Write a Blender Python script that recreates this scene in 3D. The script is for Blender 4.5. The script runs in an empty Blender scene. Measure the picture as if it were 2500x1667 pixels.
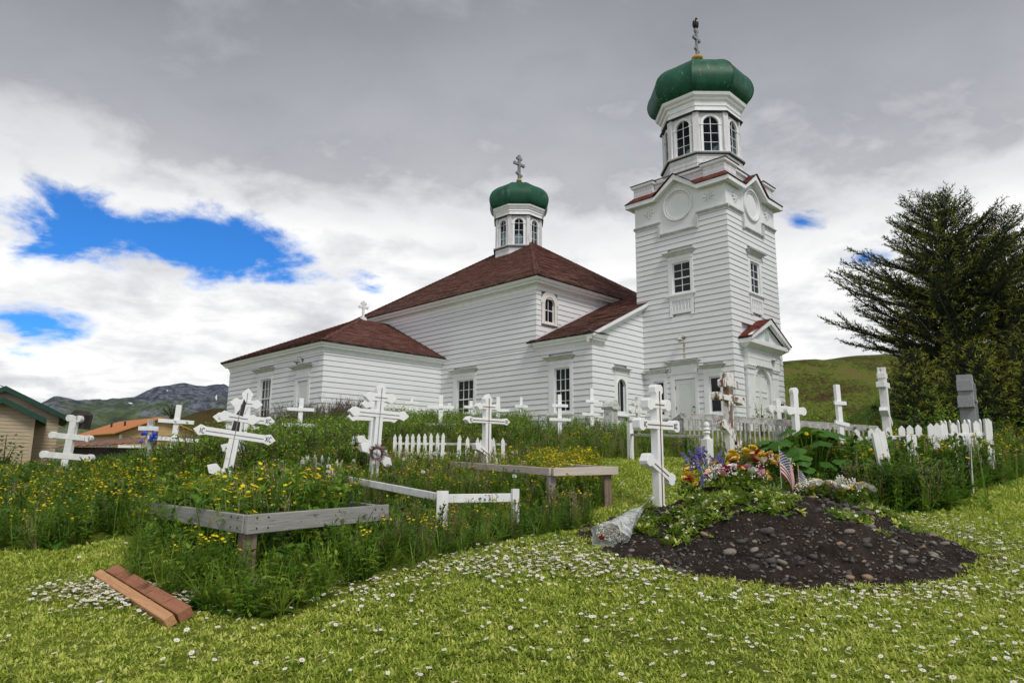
import bpy, math, random
import numpy as np
from mathutils import Matrix, Vector
random.seed(7); rng = np.random.default_rng(11)
R = math.radians
sc = bpy.context.scene
col = sc.collection

# ------------------------------------------------------------------ camera
cam = bpy.data.cameras.new('camera'); cam.sensor_width = 36; cam.lens = 24.22
cam.clip_start = .05; cam.clip_end = 9000
cam_o = bpy.data.objects.new('camera', cam); col.objects.link(cam_o)
_p, _r = .180697, .0085784
_fw = Vector((0, math.cos(_p), math.sin(_p))); _up = Vector((0, -math.sin(_p), math.cos(_p))); _rt = Vector((1, 0, 0))
_rt, _up = math.cos(_r)*_rt + math.sin(_r)*_up, -math.sin(_r)*_rt + math.cos(_r)*_up
_m = Matrix((_rt, _up, -_fw)).transposed().to_4x4(); _m.translation = (0, 0, 1.6)
cam_o.matrix_world = _m
sc.camera = cam_o

# ------------------------------------------------------------------ view, world, sun
sc.view_settings.view_transform = 'Standard'; sc.view_settings.look = 'None'
sc.view_settings.exposure = .62; sc.view_settings.gamma = 1; sc.view_settings.use_curve_mapping = False
SUN_EL, SUN_AZ = 50, 152          # azimuth clockwise from +y (view direction): behind the camera, to its right
world = bpy.data.worlds.new('World'); sc.world = world; world.use_nodes = True
class NT:
    """small helper to write node trees"""
    def __init__(s, nt): s.nt = nt
    def n(s, t, **kw):
        nd = s.nt.nodes.new(t)
        for k, v in kw.items():
            if k.startswith('i_'):
                key = k[2:]; key = int(key) if key.isdigit() else key.replace('_', ' ')
                s.put(nd.inputs[key], v)
            else: setattr(nd, k, v)
        return nd
    def put(s, sock, v):
        if isinstance(v, bpy.types.NodeSocket): s.nt.links.new(v, sock)
        elif isinstance(v, bpy.types.Node): s.nt.links.new(v.outputs[0], sock)
        else: sock.default_value = v
    def math(s, op, a, b=None, c=None, clamp=False):
        nd = s.nt.nodes.new('ShaderNodeMath'); nd.operation = op; nd.use_clamp = clamp
        for i, v in enumerate((a, b, c)):
            if v is not None: s.put(nd.inputs[i], v)
        return nd.outputs[0]
    def mix(s, f, a, b, mode='MIX'):
        nd = s.nt.nodes.new('ShaderNodeMix'); nd.data_type = 'RGBA'; nd.blend_type = mode
        s.put(nd.inputs[0], f)
        for sk, v in ((nd.inputs[6], a), (nd.inputs[7], b)):
            if isinstance(v, (tuple, list)) and len(v) == 3: v = (*v, 1)
            s.put(sk, v)
        return nd.outputs[2]
    def ramp(s, f, stops, interp='LINEAR'):
        nd = s.nt.nodes.new('ShaderNodeValToRGB'); s.put(nd.inputs[0], f); cr = nd.color_ramp; cr.interpolation = interp
        while len(cr.elements) < len(stops): cr.elements.new(.5)
        for e, (p, c) in zip(cr.elements, stops):
            e.position = p; e.color = (*c, 1) if isinstance(c, (tuple, list)) else (c, c, c, 1)
        return nd.outputs[0]
    def smooth(s, x, a, b):
        nd = s.nt.nodes.new('ShaderNodeMapRange'); nd.interpolation_type = 'SMOOTHSTEP'
        s.put(nd.inputs[0], x); s.put(nd.inputs[1], a); s.put(nd.inputs[2], b); return nd.outputs[0]
    def noise(s, vec=None, scale=5, detail=4, rough=.55, dist=0, lac=2):
        nd = s.nt.nodes.new('ShaderNodeTexNoise')
        if vec is not None: s.put(nd.inputs['Vector'], vec)
        for k, v in (('Scale', scale), ('Detail', detail), ('Roughness', rough), ('Distortion', dist), ('Lacunarity', lac)): nd.inputs[k].default_value = v
        return nd.outputs[0]
    def vmap(s, vec, sc_=(1, 1, 1), loc=(0, 0, 0), rot=(0, 0, 0)):
        nd = s.nt.nodes.new('ShaderNodeMapping'); s.put(nd.inputs[0], vec)
        nd.inputs[1].default_value = loc; nd.inputs[2].default_value = rot; nd.inputs[3].default_value = sc_
        return nd.outputs[0]

def build_world():
    nt = world.node_tree; nt.nodes.clear(); w = NT(nt)
    tc = w.n('ShaderNodeTexCoord'); d = tc.outputs['Generated']
    sky = w.n('ShaderNodeTexSky', sky_type='NISHITA', sun_disc=False, sun_elevation=R(SUN_EL), sun_rotation=R(SUN_AZ), air_density=1.0, dust_density=.3, ozone_density=2.0)
    blue = w.mix(1, sky.outputs[0], (.20, .62, 1.15), 'MULTIPLY')
    sep = w.n('ShaderNodeSeparateXYZ', i_0=d); x, y, z = sep.outputs
    zc = w.math('MAXIMUM', z, .0)
    # cloud layer seen from below: direction projected on a flat layer
    inv = w.math('DIVIDE', 1, w.math('ADD', zc, .16))
    pl = w.n('ShaderNodeCombineXYZ', i_0=w.math('MULTIPLY', x, inv), i_1=w.math('MULTIPLY', y, inv), i_2=0.).outputs[0]
    big = w.noise(w.vmap(pl, (1, 1, 1), (3.1, .7, 0)), .9, 5, .52, .25)
    med = w.noise(w.vmap(pl, (1, 1.15, 1), (7.3, 2.2, 1)), 2.6, 8, .58, .35)
    fine = w.noise(w.vmap(d, (1, 1, 1.7), (1.3, 5.2, 2)), 7.5, 9, .6, .3)
    el = w.math('MULTIPLY', w.math('ARCSINE', z), 180/math.pi)
    az = w.math('MULTIPLY', w.math('ARCTAN2', x, y), 180/math.pi)
    n0 = w.math('SUBTRACT', w.math('ADD', w.math('MULTIPLY', big, .5), w.math('MULTIPLY', med, .5)), .5)
    fz = w.math('SUBTRACT', fine, .5)
    # cloud brightness: heavy grey deck above, bright white bank lower down, broken by noise
    e2 = w.math('ADD', el, w.math('ADD', w.math('MULTIPLY', n0, 40), w.math('MULTIPLY', fz, 17)))
    v = w.ramp(w.math('DIVIDE', e2, 60), [(0, .80), (.10, .93), (.27, 1.0), (.345, .84), (.43, .48), (.58, .34), (.8, .38), (1, .46)])
    v = w.math('MULTIPLY', v, w.math('ADD', .93, w.math('MULTIPLY', w.math('SUBTRACT', med, .5), .95)))
    v = w.math('MULTIPLY', v, w.math('ADD', 1, w.math('MULTIPLY', fz, .8)))
    tint = w.ramp(v, [(0, (.82, .88, 1.0)), (.45, (.90, .93, 1.0)), (.9, (1, 1, 1))])
    cl = w.mix(1, tint, w.math('MULTIPLY', v, 8.3), 'MULTIPLY')
    # openings of blue sky
    def gap(a0, e0, ra, re, tilt, k):
        da = w.math('SUBTRACT', az, a0); de = w.math('SUBTRACT', w.math('SUBTRACT', el, e0), w.math('MULTIPLY', da, tilt))
        return w.math('SUBTRACT', k, w.math('SQRT', w.math('ADD', w.math('POWER', w.math('DIVIDE', da, ra), 2), w.math('POWER', w.math('DIVIDE', de, re), 2))))
    g = gap(-27.5, 16.0, 17, 3.5, -.03, 1.05)
    for a in ((-35, 9.6, 6, 2.4, 0, .85), (28, 15.6, 5.5, 1.9, -.05, .72), (23.5, 18.8, 4, 2.2, -.12, .55), (-70, 18, 26, 6, 0, .9), (80, 17, 30, 6, 0, .9), (165, 20, 50, 8, 0, .9)):
        g = w.math('MAXIMUM', g, gap(*a))
    g = w.math('ADD', g, w.math('ADD', w.math('MULTIPLY', w.math('SUBTRACT', med, .5), 1.5), w.math('MULTIPLY', fz, 2.3)))
    cover = w.math('SUBTRACT', 1, w.smooth(g, .12, .62))
    # far haze near the horizon stays white
    cover = w.math('MAXIMUM', cover, w.math('SUBTRACT', 1, w.smooth(el, 3., 7.)))
    out = w.mix(cover, blue, cl)
    bg = w.n('ShaderNodeBackground', i_Color=out, i_Strength=.085)
    nt.links.new(bg.outputs[0], w.n('ShaderNodeOutputWorld').inputs[0])
build_world()
world.cycles.sampling_method = 'MANUAL'; world.cycles.sample_map_resolution = 512

sl = bpy.data.lights.new('sun', 'SUN'); sl.energy = 1.5; sl.angle = R(20); sl.color = (1, .95, .86)
sun = bpy.data.objects.new('sun', sl); col.objects.link(sun)
_sd = Vector((math.sin(R(SUN_AZ))*math.cos(R(SUN_EL)), math.cos(R(SUN_AZ))*math.cos(R(SUN_EL)), math.sin(R(SUN_EL))))
sun.rotation_euler = _sd.to_track_quat('Z', 'Y').to_euler(); sun.location = (10, -15, 40)

# ------------------------------------------------------------------ materials
M = {}
def newmat(name):
    m = bpy.data.materials.new(name); m.use_nodes = True; m.node_tree.nodes.clear(); M[name] = m
    w = NT(m.node_tree); out = w.n('ShaderNodeOutputMaterial'); return m, w, out
def finish(w, out, colr, rough=.6, bump=None, bstr=.2, bdist=.01, spec=.4, metal=0, extra=None):
    b = w.n('ShaderNodeBsdfPrincipled'); w.put(b.inputs['Base Color'], (*colr, 1) if isinstance(colr, tuple) else colr)
    w.put(b.inputs['Roughness'], rough); b.inputs['Specular IOR Level'].default_value = spec; w.put(b.inputs['Metallic'], metal)
    if bump is not None:
        bn = w.n('ShaderNodeBump', i_Strength=bstr, i_Distance=bdist); w.put(bn.inputs['Height'], bump); w.nt.links.new(bn.outputs[0], b.inputs['Normal'])
    w.nt.links.new(b.outputs[0], out.inputs[0]); return b
def vary(name, c1, c2, scale=6, stretch=(1, 1, 1), rough=.65, bstr=.15, detail=6, dirt=None, dscale=2.5, dlo=.52, dhi=.75, coord='Object', spec=.35, bdist=.004, rnd=.0):
    """two tones by noise, optional dirt / wear patches of their own colour, optional tone per object"""
    m, w, out = newmat(name); tc = w.n('ShaderNodeTexCoord').outputs[coord]
    oi = w.n('ShaderNodeObjectInfo'); 
    vec = w.n('ShaderNodeVectorMath', operation='ADD', i_0=tc, i_1=w.n('ShaderNodeVectorMath', operation='SCALE', i_0=(17., 9., 5.), i_Scale=oi.outputs['Random']).outputs[0]).outputs[0]
    vec = w.vmap(vec, stretch); n1 = w.noise(vec, scale, detail, .6)
    c = w.mix(w.smooth(n1, .32, .68), c1, c2)
    if dirt is not None:
        n2 = w.noise(vec, dscale, 8, .68, .4); c = w.mix(w.smooth(n2, dlo, dhi), c, dirt)
    if rnd: c = w.mix(w.math('MULTIPLY', oi.outputs['Random'], rnd), c, (.25, .25, .25), 'MULTIPLY')
    finish(w, out, c, rough, n1, bstr, bdist, spec); return m
W1, W2 = (.77, .78, .79), (.70, .715, .73)
vary('white_board', W1, W2, 3, (.35, .35, 5), .6, .10, dirt=(.52, .51, .49), dscale=.9, dlo=.64, dhi=1.0, rnd=.05)
vary('shaded_worn_trim', (.60, .61, .59), (.48, .49, .47), 5, (1, 1, 1), .65, .1, dirt=(.30, .31, .28), dscale=3, dlo=.55, dhi=.85)  # white trim greyed: underside shade painted in, plus dirty weathered paint
vary('white_trim', (.80, .82, .82), (.74, .75, .76), 4, (1, 1, 1), .55, .06, dirt=(.5, .5, .48), dscale=3, dlo=.66, dhi=.9)
vary('old_trim', (.74, .73, .75), (.62, .61, .63), 6, (1, 1, .3), .7, .3, dirt=(.26, .25, .25), dscale=7, dlo=.58, dhi=.74)
vary('bounce_pink_trim', (.77, .73, .71), (.71, .67, .65), 3, (1, 1, .5), .65, .1)  # white trim tinted pink: red reflected light put into its colour
vary('cross_white', (.86, .86, .86), (.80, .81, .82), 8, (1, 1, .5), .45, .06, dirt=(.52, .52, .50), dscale=5, dlo=.64, dhi=.85)
vary('cross_worn', (.80, .80, .79), (.66, .66, .65), 9, (1, 1, .4), .65, .4, dirt=(.20, .16, .13), dscale=6, dlo=.60, dhi=.66)
vary('cross_peel', (.78, .77, .74), (.64, .62, .58), 9, (1, 1, .4), .75, .6, dirt=(.17, .095, .055), dscale=7, dlo=.50, dhi=.56)
vary('picket_white', (.82, .82, .82), (.70, .70, .70), 9, (1, 1, .25), .7, .3, dirt=(.32, .31, .30), dscale=9, dlo=.62, dhi=.72)
vary('grey_wood', (.36, .35, .33), (.22, .21, .20), 5, (1, 1, 1), .85, .6, dirt=(.46, .45, .43), dscale=2)
vary('post_wood', (.24, .18, .14), (.13, .095, .075), 12, (3, 3, .25), .85, .6)
vary('tan_wood', (.60, .52, .45), (.46, .40, .34), 14, (1, 1, 1), .8, .25, dirt=(.30, .27, .24), dscale=4, dlo=.62, dhi=.8)
vary('new_wood', (.52, .30, .16), (.40, .21, .105), 9, (1, 1, 1), .7, .25)
vary('red_wood', (.34, .155, .095), (.26, .115, .07), 9, (1, 1, 1), .75, .3)
vary('rail_wood', (.52, .51, .49), (.30, .29, .28), 9, (1, 1, 1), .85, .4, dirt=(.16, .15, .13), dscale=9, dlo=.55, dhi=.7)
vary('dark_wood', (.06, .05, .045), (.03, .026, .022), 9, (1, 1, .3), .8, .4)
vary('granite', (.34, .35, .36), (.17, .18, .19), 90, (1, 1, 1), .6, .1, dirt=(.5, .5, .5), dscale=120, dlo=.58, dhi=.64)
vary('old_marble', (.66, .66, .64), (.52, .52, .50), 6, (1, 1, .5), .75, .3, dirt=(.22, .22, .20), dscale=10, dlo=.56, dhi=.66)
vary('gold', (.55, .32, .05), (.36, .20, .03), 6, (1, 1, 1), .45, .05)
vary('grey_metal', (.26, .27, .29), (.17, .18, .19), 6, (1, 1, .3), .5, .1)
vary('brown_line', (.22, .10, .035), (.15, .07, .03), 9)
vary('groove_grey', (.20, .20, .19), (.30, .29, .28), 9)
vary('black_ink', (.012, .012, .012), (.02, .02, .02), 9)
vary('black_metal', (.02, .02, .022), (.03, .03, .03), 9, rough=.4)
vary('rust', (.30, .13, .045), (.20, .085, .03), 12)
vary('lamp_white', (.6, .58, .55), (.45, .42, .38), 9, rough=.4)
vary('white_panel', (.75, .77, .77), (.70, .72, .72), 2, (1, 1, 1), .6, .05)
vary('dark_roof', (.035, .032, .032), (.06, .05, .05), 5)
vary('grave_white', (.8, .8, .8), (.7, .7, .7), 6)
vary('curtain', (.14, .15, .155), (.035, .04, .045), 26, (5, 5, .15), .9, .1)
vary('dark_inside', (.012, .012, .014), (.018, .018, .018), 3)
def dome_mat():
    m, w, out = newmat('dome_green'); tc = w.n('ShaderNodeTexCoord').outputs['Object']
    n = w.noise(w.vmap(tc, (1, 1, .22)), 3.2, 8, .62, .2); n2 = w.noise(w.vmap(tc, (1, 1, .10)), 9, 6, .7, .1); n3 = w.noise(tc, 1.6, 5)
    c = w.mix(w.smooth(n, .35, .7), (.006, .060, .030), (.014, .105, .056))
    c = w.mix(w.math('MULTIPLY', w.smooth(n2, .60, .68), .6), c, (.36, .44, .41))
    c = w.mix(w.math('MULTIPLY', w.smooth(n3, .58, .72), .5), c, (.05, .15, .11))
    finish(w, out, c, w.math('ADD', .36, w.math('MULTIPLY', n, .3)), n, .12, .02, .28)
dome_mat()
def shingle_mat(name, c1, c2, moss):
    m, w, out = newmat(name); uv = w.n('ShaderNodeTexCoord').outputs['UV']
    br = w.n('ShaderNodeTexBrick', offset=.5, i_Vector=uv, i_Scale=1., i_Color1=(*c1, 1), i_Color2=(*c2, 1), i_Mortar=(.02, .012, .01, 1))
    br.inputs['Mortar Size'].default_value = .006; br.inputs['Brick Width'].default_value = .17; br.inputs['Row Height'].default_value = .125; br.inputs['Bias'].default_value = -.1
    n = w.noise(w.vmap(uv, (1, 1, 1)), .9, 7, .65, .3); n2 = w.noise(w.vmap(uv, (.5, 3, 1)), 5, 5, .6)
    c = w.mix(w.math('MULTIPLY', w.smooth(n2, .45, .7), .55), br.outputs[0], (.30, .21, .17))
    c = w.mix(w.math('MULTIPLY', w.smooth(n, .56, .76), moss), c, (.13, .115, .035))
    finish(w, out, c, .85, w.math('ADD', br.outputs[1], w.math('MULTIPLY', n2, -1.2)), .5, .02, .2)
shingle_mat('shingle', (.115, .042, .034), (.20, .078, .062), .55)
shingle_mat('shingle_red', (.16, .028, .022), (.24, .05, .036), .12)
def glass_mat(name, colr, tr=0.):
    m, w, out = newmat(name)
    b = w.n('ShaderNodeBsdfPrincipled', i_Roughness=.06); b.inputs['Base Color'].default_value = (*colr, 1); b.inputs['Specular IOR Level'].default_value = .22
    if tr:
        t = w.n('ShaderNodeBsdfTransparent', i_Color=(.75, .82, .84, 1)); mx = w.n('ShaderNodeMixShader', i_0=tr, i_1=b.outputs[0], i_2=t.outputs[0])
        w.nt.links.new(mx.outputs[0], out.inputs[0])
    else: w.nt.links.new(b.outputs[0], out.inputs[0])
glass_mat('glass_dark', (.008, .009, .012)); glass_mat('glass_clear', (.03, .035, .04), .8); glass_mat('glass_green', (.40, .52, .46))
def leaf_mat(name, stops, trans=.3, rough=.5, patch=None, spec=.3):
    """leaf colour drawn per plant, plus a world-space patch tone"""
    m, w, out = newmat(name); oi = w.n('ShaderNodeObjectInfo'); geo = w.n('ShaderNodeNewGeometry').outputs['Position']
    n = w.noise(geo, .55, 4, .6); n2 = w.noise(geo, 16, 2, .5)
    f = w.math('ADD', w.math('MULTIPLY', oi.outputs['Random'], .45), w.math('ADD', w.math('MULTIPLY', n, .45), w.math('SUBTRACT', w.math('MULTIPLY', n2, .5), .17)))
    c = w.ramp(f, stops)
    b = w.n('ShaderNodeBsdfPrincipled', i_Base_Color=c, i_Roughness=rough); b.inputs['Specular IOR Level'].default_value = spec
    t = w.n('ShaderNodeBsdfTranslucent', i_Color=w.mix(.5, c, (.25, .34, .03), 'MIX'))
    mx = w.n('ShaderNodeMixShader', i_0=trans, i_1=b.outputs[0], i_2=t.outputs[0]); w.nt.links.new(mx.outputs[0], out.inputs[0])
leaf_mat('lawn_leaf', [(.14, (.10, .165, .018)), (.38, (.30, .41, .045)), (.60, (.56, .63, .11)), (.95, (.80, .79, .28))], .38)
leaf_mat('weed_leaf', [(.1, (.030, .090, .010)), (.40, (.085, .195, .018)), (.70, (.19, .32, .032)), (1, (.36, .44, .06))], .38)
leaf_mat('weed_dark', [(.1, (.016, .050, .008)), (.5, (.055, .135, .016)), (1, (.13, .24, .030))], .32)
leaf_mat('grass_blade', [(.1, (.055, .115, .012)), (.5, (.14, .24, .024)), (1, (.34, .40, .07))], .38)
leaf_mat('broad_leaf', [(.1, (.035, .105, .012)), (.5, (.06, .17, .02)), (1, (.12, .25, .035))], .35)
leaf_mat('dry_stem', [(.1, (.12, .075, .035)), (.5, (.20, .14, .07)), (1, (.34, .27, .16))], .1)
leaf_mat('yellow_petal', [(.1, (.66, .44, .008)), (.5, (.82, .62, .014)), (1, (.88, .72, .04))], .25)
leaf_mat('white_petal', [(.1, (.74, .66, .72)), (.4, (.84, .82, .83)), (1, (.9, .9, .9))], .2)
leaf_mat('seed_head', [(.1, (.20, .15, .09)), (.6, (.34, .27, .17)), (1, (.55, .50, .40))], .2)
leaf_mat('twig', [(.1, (.045, .030, .024)), (.6, (.09, .058, .048)), (1, (.13, .09, .07))], 0)
leaf_mat('shrub_leaf', [(.1, (.060, .16, .013)), (.5, (.20, .37, .03)), (1, (.40, .56, .07))], .40)
for nm, c in (('petal_orange', (.86, .58, .14)), ('petal_cream', (.78, .66, .42)), ('petal_yellow', (.80, .58, .03)), ('petal_purple', (.20, .17, .50)), ('petal_blue', (.05, .05, .28)), ('petal_magenta', (.36, .012, .12)), ('petal_red', (.42, .015, .02)), ('petal_pink', (.72, .36, .46)), ('petal_white', (.80, .78, .70)), ('petal_dried', (.36, .22, .24)), ('petal_sky', (.06, .10, .62))):
    vary(nm, c, tuple(q*.72 for q in c), 40, rough=.6, bstr=0)
def plastic():
    m, w, out = newmat('clear_wrap'); b = w.n('ShaderNodeBsdfPrincipled', i_Roughness=.12); b.inputs['Base Color'].default_value = (.75, .78, .78, 1)
    tc = w.n('ShaderNodeTexCoord').outputs['Object']; n = w.noise(w.vmap(tc, (1, 1, 1)), 13, 5, .6, 1)
    bn = w.n('ShaderNodeBump', i_Strength=.8, i_Distance=.03, i_Height=n); w.nt.links.new(bn.outputs[0], b.inputs['Normal'])
    t = w.n('ShaderNodeBsdfTransparent'); mx = w.n('ShaderNodeMixShader', i_0=w.math('ADD', .25, w.math('MULTIPLY', w.smooth(n, .4, .6), .4)), i_1=b.outputs[0], i_2=t.outputs[0]); w.nt.links.new(mx.outputs[0], out.inputs[0])
plastic()
def soil():
    m, w, out = newmat('soil'); tc = w.n('ShaderNodeTexCoord').outputs['Object']; n = w.noise(tc, 5, 9, .7, .3); n2 = w.noise(tc, 34, 5, .7)
    c = w.mix(w.smooth(n, .3, .7), (.022, .015, .012), (.070, .052, .043)); c = w.mix(w.math('MULTIPLY', w.smooth(n2, .6, .75), .6), c, (.15, .125, .10))
    finish(w, out, c, .95, w.math('ADD', n, w.math('MULTIPLY', n2, .7)), 1.0, .09, .15)
soil()
vary('stone', (.105, .092, .082), (.055, .048, .044), 7, rough=.75, bstr=.3, rnd=.4); vary('stone_pale', (.27, .24, .20), (.17, .15, .13), 7, rough=.75, bstr=.3, rnd=.3); vary('stone_tan', (.32, .20, .13), (.24, .15, .10), 9, rough=.75, bstr=.3)
def ground_mat():
    m, w, out = newmat('ground'); tc = w.n('ShaderNodeTexCoord').outputs['Object']
    n = w.noise(tc, .45, 6, .6, .3); n2 = w.noise(tc, 22, 6, .7); n3 = w.noise(w.vmap(tc, (1, 1, 1), (4, 9, 0)), 1.3, 5, .6)
    c = w.mix(w.smooth(n, .35, .65), (.060, .085, .010), (.13, .165, .020)); c = w.mix(w.smooth(n2, .45, .7), c, (.26, .29, .05))
    c = w.mix(w.math('MULTIPLY', w.smooth(n3, .60, .74), .55), c, (.13, .10, .05))
    finish(w, out, c, .95, n2, .8, .03, .1)
ground_mat()
def hill_mat(name, stops, s1, s2, rough=.95, rock=None, wt=.25):
    m, w, out = newmat(name); tc = w.n('ShaderNodeTexCoord').outputs['Object']
    n = w.noise(tc, s1, 8, .62, .5); n2 = w.noise(tc, s2, 8, .7, .2); c = w.ramp(w.math('ADD', w.math('MULTIPLY', n, 1-wt), w.math('MULTIPLY', n2, wt)), stops)
    if rock is not None:
        g = w.n('ShaderNodeNewGeometry'); sp = w.n('ShaderNodeSeparateXYZ', i_0=g.outputs['Normal']); po = w.n('ShaderNodeSeparateXYZ', i_0=g.outputs['Position'])
        f = w.math('MULTIPLY', w.smooth(w.math('ADD', po.outputs[2], w.math('MULTIPLY', w.math('SUBTRACT', n, .5), 300)), 40, 110), 1)
        c = w.mix(f, c, w.mix(w.smooth(n2, .4, .62), (.048, .056, .082), rock))
    finish(w, out, c, rough, n2, .7, 1 if rock is None else 8, .05)
hill_mat('hill', [(.43, (.075, .045, .026)), (.475, (.10, .075, .03)), (.495, (.075, .12, .018)), (.54, (.14, .17, .032)), (.60, (.17, .13, .055))], .14, 2.2, wt=.5)
hill_mat('bank', [(.34, (.025, .060, .010)), (.5, (.075, .135, .020)), (.66, (.17, .20, .04))], .5, 4.5, wt=.5)
hill_mat('knoll', [(.30, (.045, .032, .015)), (.50, (.085, .065, .025)), (.62, (.07, .085, .022)), (.75, (.12, .10, .04))], .15, 1.4)
hill_mat('mountain', [(.38, (.050, .065, .055)), (.46, (.085, .115, .055)), (.53, (.14, .17, .075)), (.62, (.22, .22, .12))], .016, .09, rock=(.17, .19, .23))
vary('snow', (.8, .82, .85), (.75, .78, .8), 1)
vary('tan_siding', (.46, .37, .25), (.42, .34, .23), 2, rough=.6, bstr=.05, rnd=.08); vary('green_fascia', (.008, .045, .030), (.012, .055, .036), 3, rough=.4)
vary('gold_siding', (.48, .33, .155), (.44, .30, .14), 2, rough=.6, bstr=.05, rnd=.08); vary('tan_roof', (.50, .215, .085), (.44, .19, .075), 2, rough=.45, bstr=.02); vary('rusty_roof', (.26, .10, .05), (.15, .085, .065), 1.2, (1, 1, 1), .6, .1, dirt=(.30, .27, .26), dscale=2)
vary('bird_dark', (.010, .008, .007), (.022, .017, .014), 12); vary('bird_pale', (.5, .42, .32), (.36, .28, .2), 9); vary('bird_yellow', (.45, .28, .04), (.4, .25, .04), 9)

# ------------------------------------------------------------------ mesh helpers
class MB:
    def __init__(s): s.v = []; s.f = []; s.mi = []; s.uv = None
    def add(s, vs, fs, mi=0):
        b = len(s.v); s.v += [tuple(p) for p in vs]; s.f += [tuple(b+i for i in f) for f in fs]; s.mi += [mi]*len(fs); return s
    def box(s, x0, x1, y0, y1, z0, z1, mi=0):
        return s.add([(x0,y0,z0),(x1,y0,z0),(x1,y1,z0),(x0,y1,z0),(x0,y0,z1),(x1,y0,z1),(x1,y1,z1),(x0,y1,z1)],
                     [(0,3,2,1),(4,5,6,7),(0,1,5,4),(1,2,6,5),(2,3,7,6),(3,0,4,7)], mi)
    def hexa(s, P, mi=0):   # 8 points: bottom ring, top ring
        return s.add(P, [(0,3,2,1),(4,5,6,7),(0,1,5,4),(1,2,6,5),(2,3,7,6),(3,0,4,7)], mi)
    def prism(s, poly, y0, y1, mi=0, fn=None):
        """polygon in (x, z) pulled along y; fn maps each point"""
        n = len(poly); fn = fn or (lambda x, y, z: (x, y, z))
        vs = [fn(x, y0, z) for x, z in poly] + [fn(x, y1, z) for x, z in poly]
        return s.add(vs, [tuple(range(n)), tuple(range(2*n-1, n-1, -1))] + [(i, i+n, (i+1) % n+n, (i+1) % n) for i in range(n)], mi)
    def tube(s, pts, rad, n=6, mi=0, cap=True):
        pts = [Vector(p) for p in pts]; rad = rad if isinstance(rad, (list, tuple)) else [rad]*len(pts); b = len(s.v)
        for i, p in enumerate(pts):
            t = (pts[min(i+1, len(pts)-1)]-pts[max(i-1, 0)]).normalized(); a = t.orthogonal().normalized() if i == 0 else (a - t*a.dot(t)).normalized(); c = t.cross(a)
            for k in range(n): q = p + (a*math.cos(2*math.pi*k/n)+c*math.sin(2*math.pi*k/n))*rad[i]; s.v.append(tuple(q))
        for i in range(len(pts)-1):
            for k in range(n): s.f.append((b+i*n+k, b+i*n+(k+1) % n, b+(i+1)*n+(k+1) % n, b+(i+1)*n+k)); s.mi.append(mi)
        if cap: s.f += [tuple(range(b+n-1, b-1, -1)), tuple(b+(len(pts)-1)*n+k for k in range(n))]; s.mi += [mi, mi]
        return s
    def lathe(s, prof, n=16, ph=0, c=(0, 0), split=False, mi=0, sub=1):
        """profile (r, z); split keeps each facet unwelded; r is the apothem for few sides"""
        if split:
            kv = 1/math.cos(math.pi/n)
            for k in range(n):
                a0, a1 = ph+2*math.pi*(k-.5)/n, ph+2*math.pi*(k+.5)/n; b = len(s.v)
                for r, z in prof:
                    for j in range(sub+1):
                        t = j/sub; s.v.append((c[0]+r*kv*((1-t)*math.cos(a0)+t*math.cos(a1)), c[1]+r*kv*((1-t)*math.sin(a0)+t*math.sin(a1)), z))
                for i in range(len(prof)-1):
                    for j in range(sub): q = b+i*(sub+1)+j; s.f.append((q, q+1, q+sub+2, q+sub+1)); s.mi.append(mi)
            return s
        b = len(s.v)
        for r, z in prof:
            for k in range(n): a = ph+2*math.pi*k/n; s.v.append((c[0]+r*math.cos(a), c[1]+r*math.sin(a), z))
        for i in range(len(prof)-1):
            for k in range(n): s.f.append((b+i*n+k, b+i*n+(k+1) % n, b+(i+1)*n+(k+1) % n, b+(i+1)*n+k)); s.mi.append(mi)
        return s
    def blob(s, c, r, n=8, m=5, mi=0, jit=0.):
        """rounded closed lump with radii r=(rx,ry,rz)"""
        b = len(s.v); s.v.append((c[0], c[1], c[2]-r[2]))
        for i in range(1, m):
            t = math.pi*i/m
            for k in range(n):
                a = 2*math.pi*(k+.5*(i % 2))/n; q = 1+random.uniform(-jit, jit)
                s.v.append((c[0]+r[0]*math.sin(t)*math.cos(a)*q, c[1]+r[1]*math.sin(t)*math.sin(a)*q, c[2]-r[2]*math.cos(t)*q))
        e = len(s.v); s.v.append((c[0], c[1], c[2]+r[2]))
        for k in range(n): s.f.append((b, b+1+(k+1) % n, b+1+k)); s.f.append((e, b+1+(m-2)*n+k, b+1+(m-2)*n+(k+1) % n)); s.mi += [mi, mi]
        for i in range(m-2):
            for k in range(n): s.f.append((b+1+i*n+k, b+1+i*n+(k+1) % n, b+1+(i+1)*n+(k+1) % n, b+1+(i+1)*n+k)); s.mi.append(mi)
        return s
    def mesh(s, name, mats, smooth=False):
        me = bpy.data.meshes.new(name); me.from_pydata(s.v, [], s.f); mats = mats if isinstance(mats, (list, tuple)) else [mats]
        for m in mats: me.materials.append(M[m] if isinstance(m, str) else m)
        if any(s.mi): me.polygons.foreach_set('material_index', s.mi)
        if smooth: me.polygons.foreach_set('use_smooth', [True]*len(s.f))
        if s.uv is not None:
            ul = me.uv_layers.new(name='UVMap'); ul.data.foreach_set('uv', [q for p in me.loops for q in s.uv[p.vertex_index]])
        me.update(); return me
    def obj(s, name, mats, parent=None, smooth=False, loc=None, rot=None):
        return link(name, s.mesh(name, mats, smooth), parent, loc, rot)
def link(name, data, parent=None, loc=None, rot=None):
    o = bpy.data.objects.new(name, data); col.objects.link(o); o.parent = parent
    if loc is not None: o.location = loc
    if rot is not None: o.rotation_euler = rot
    return o
def tag(o, label, cat=None, group=None, kind=None):
    if label: o['label'] = label
    if cat: o['category'] = cat
    if group: o['group'] = group
    if kind: o['kind'] = kind
    return o
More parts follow.
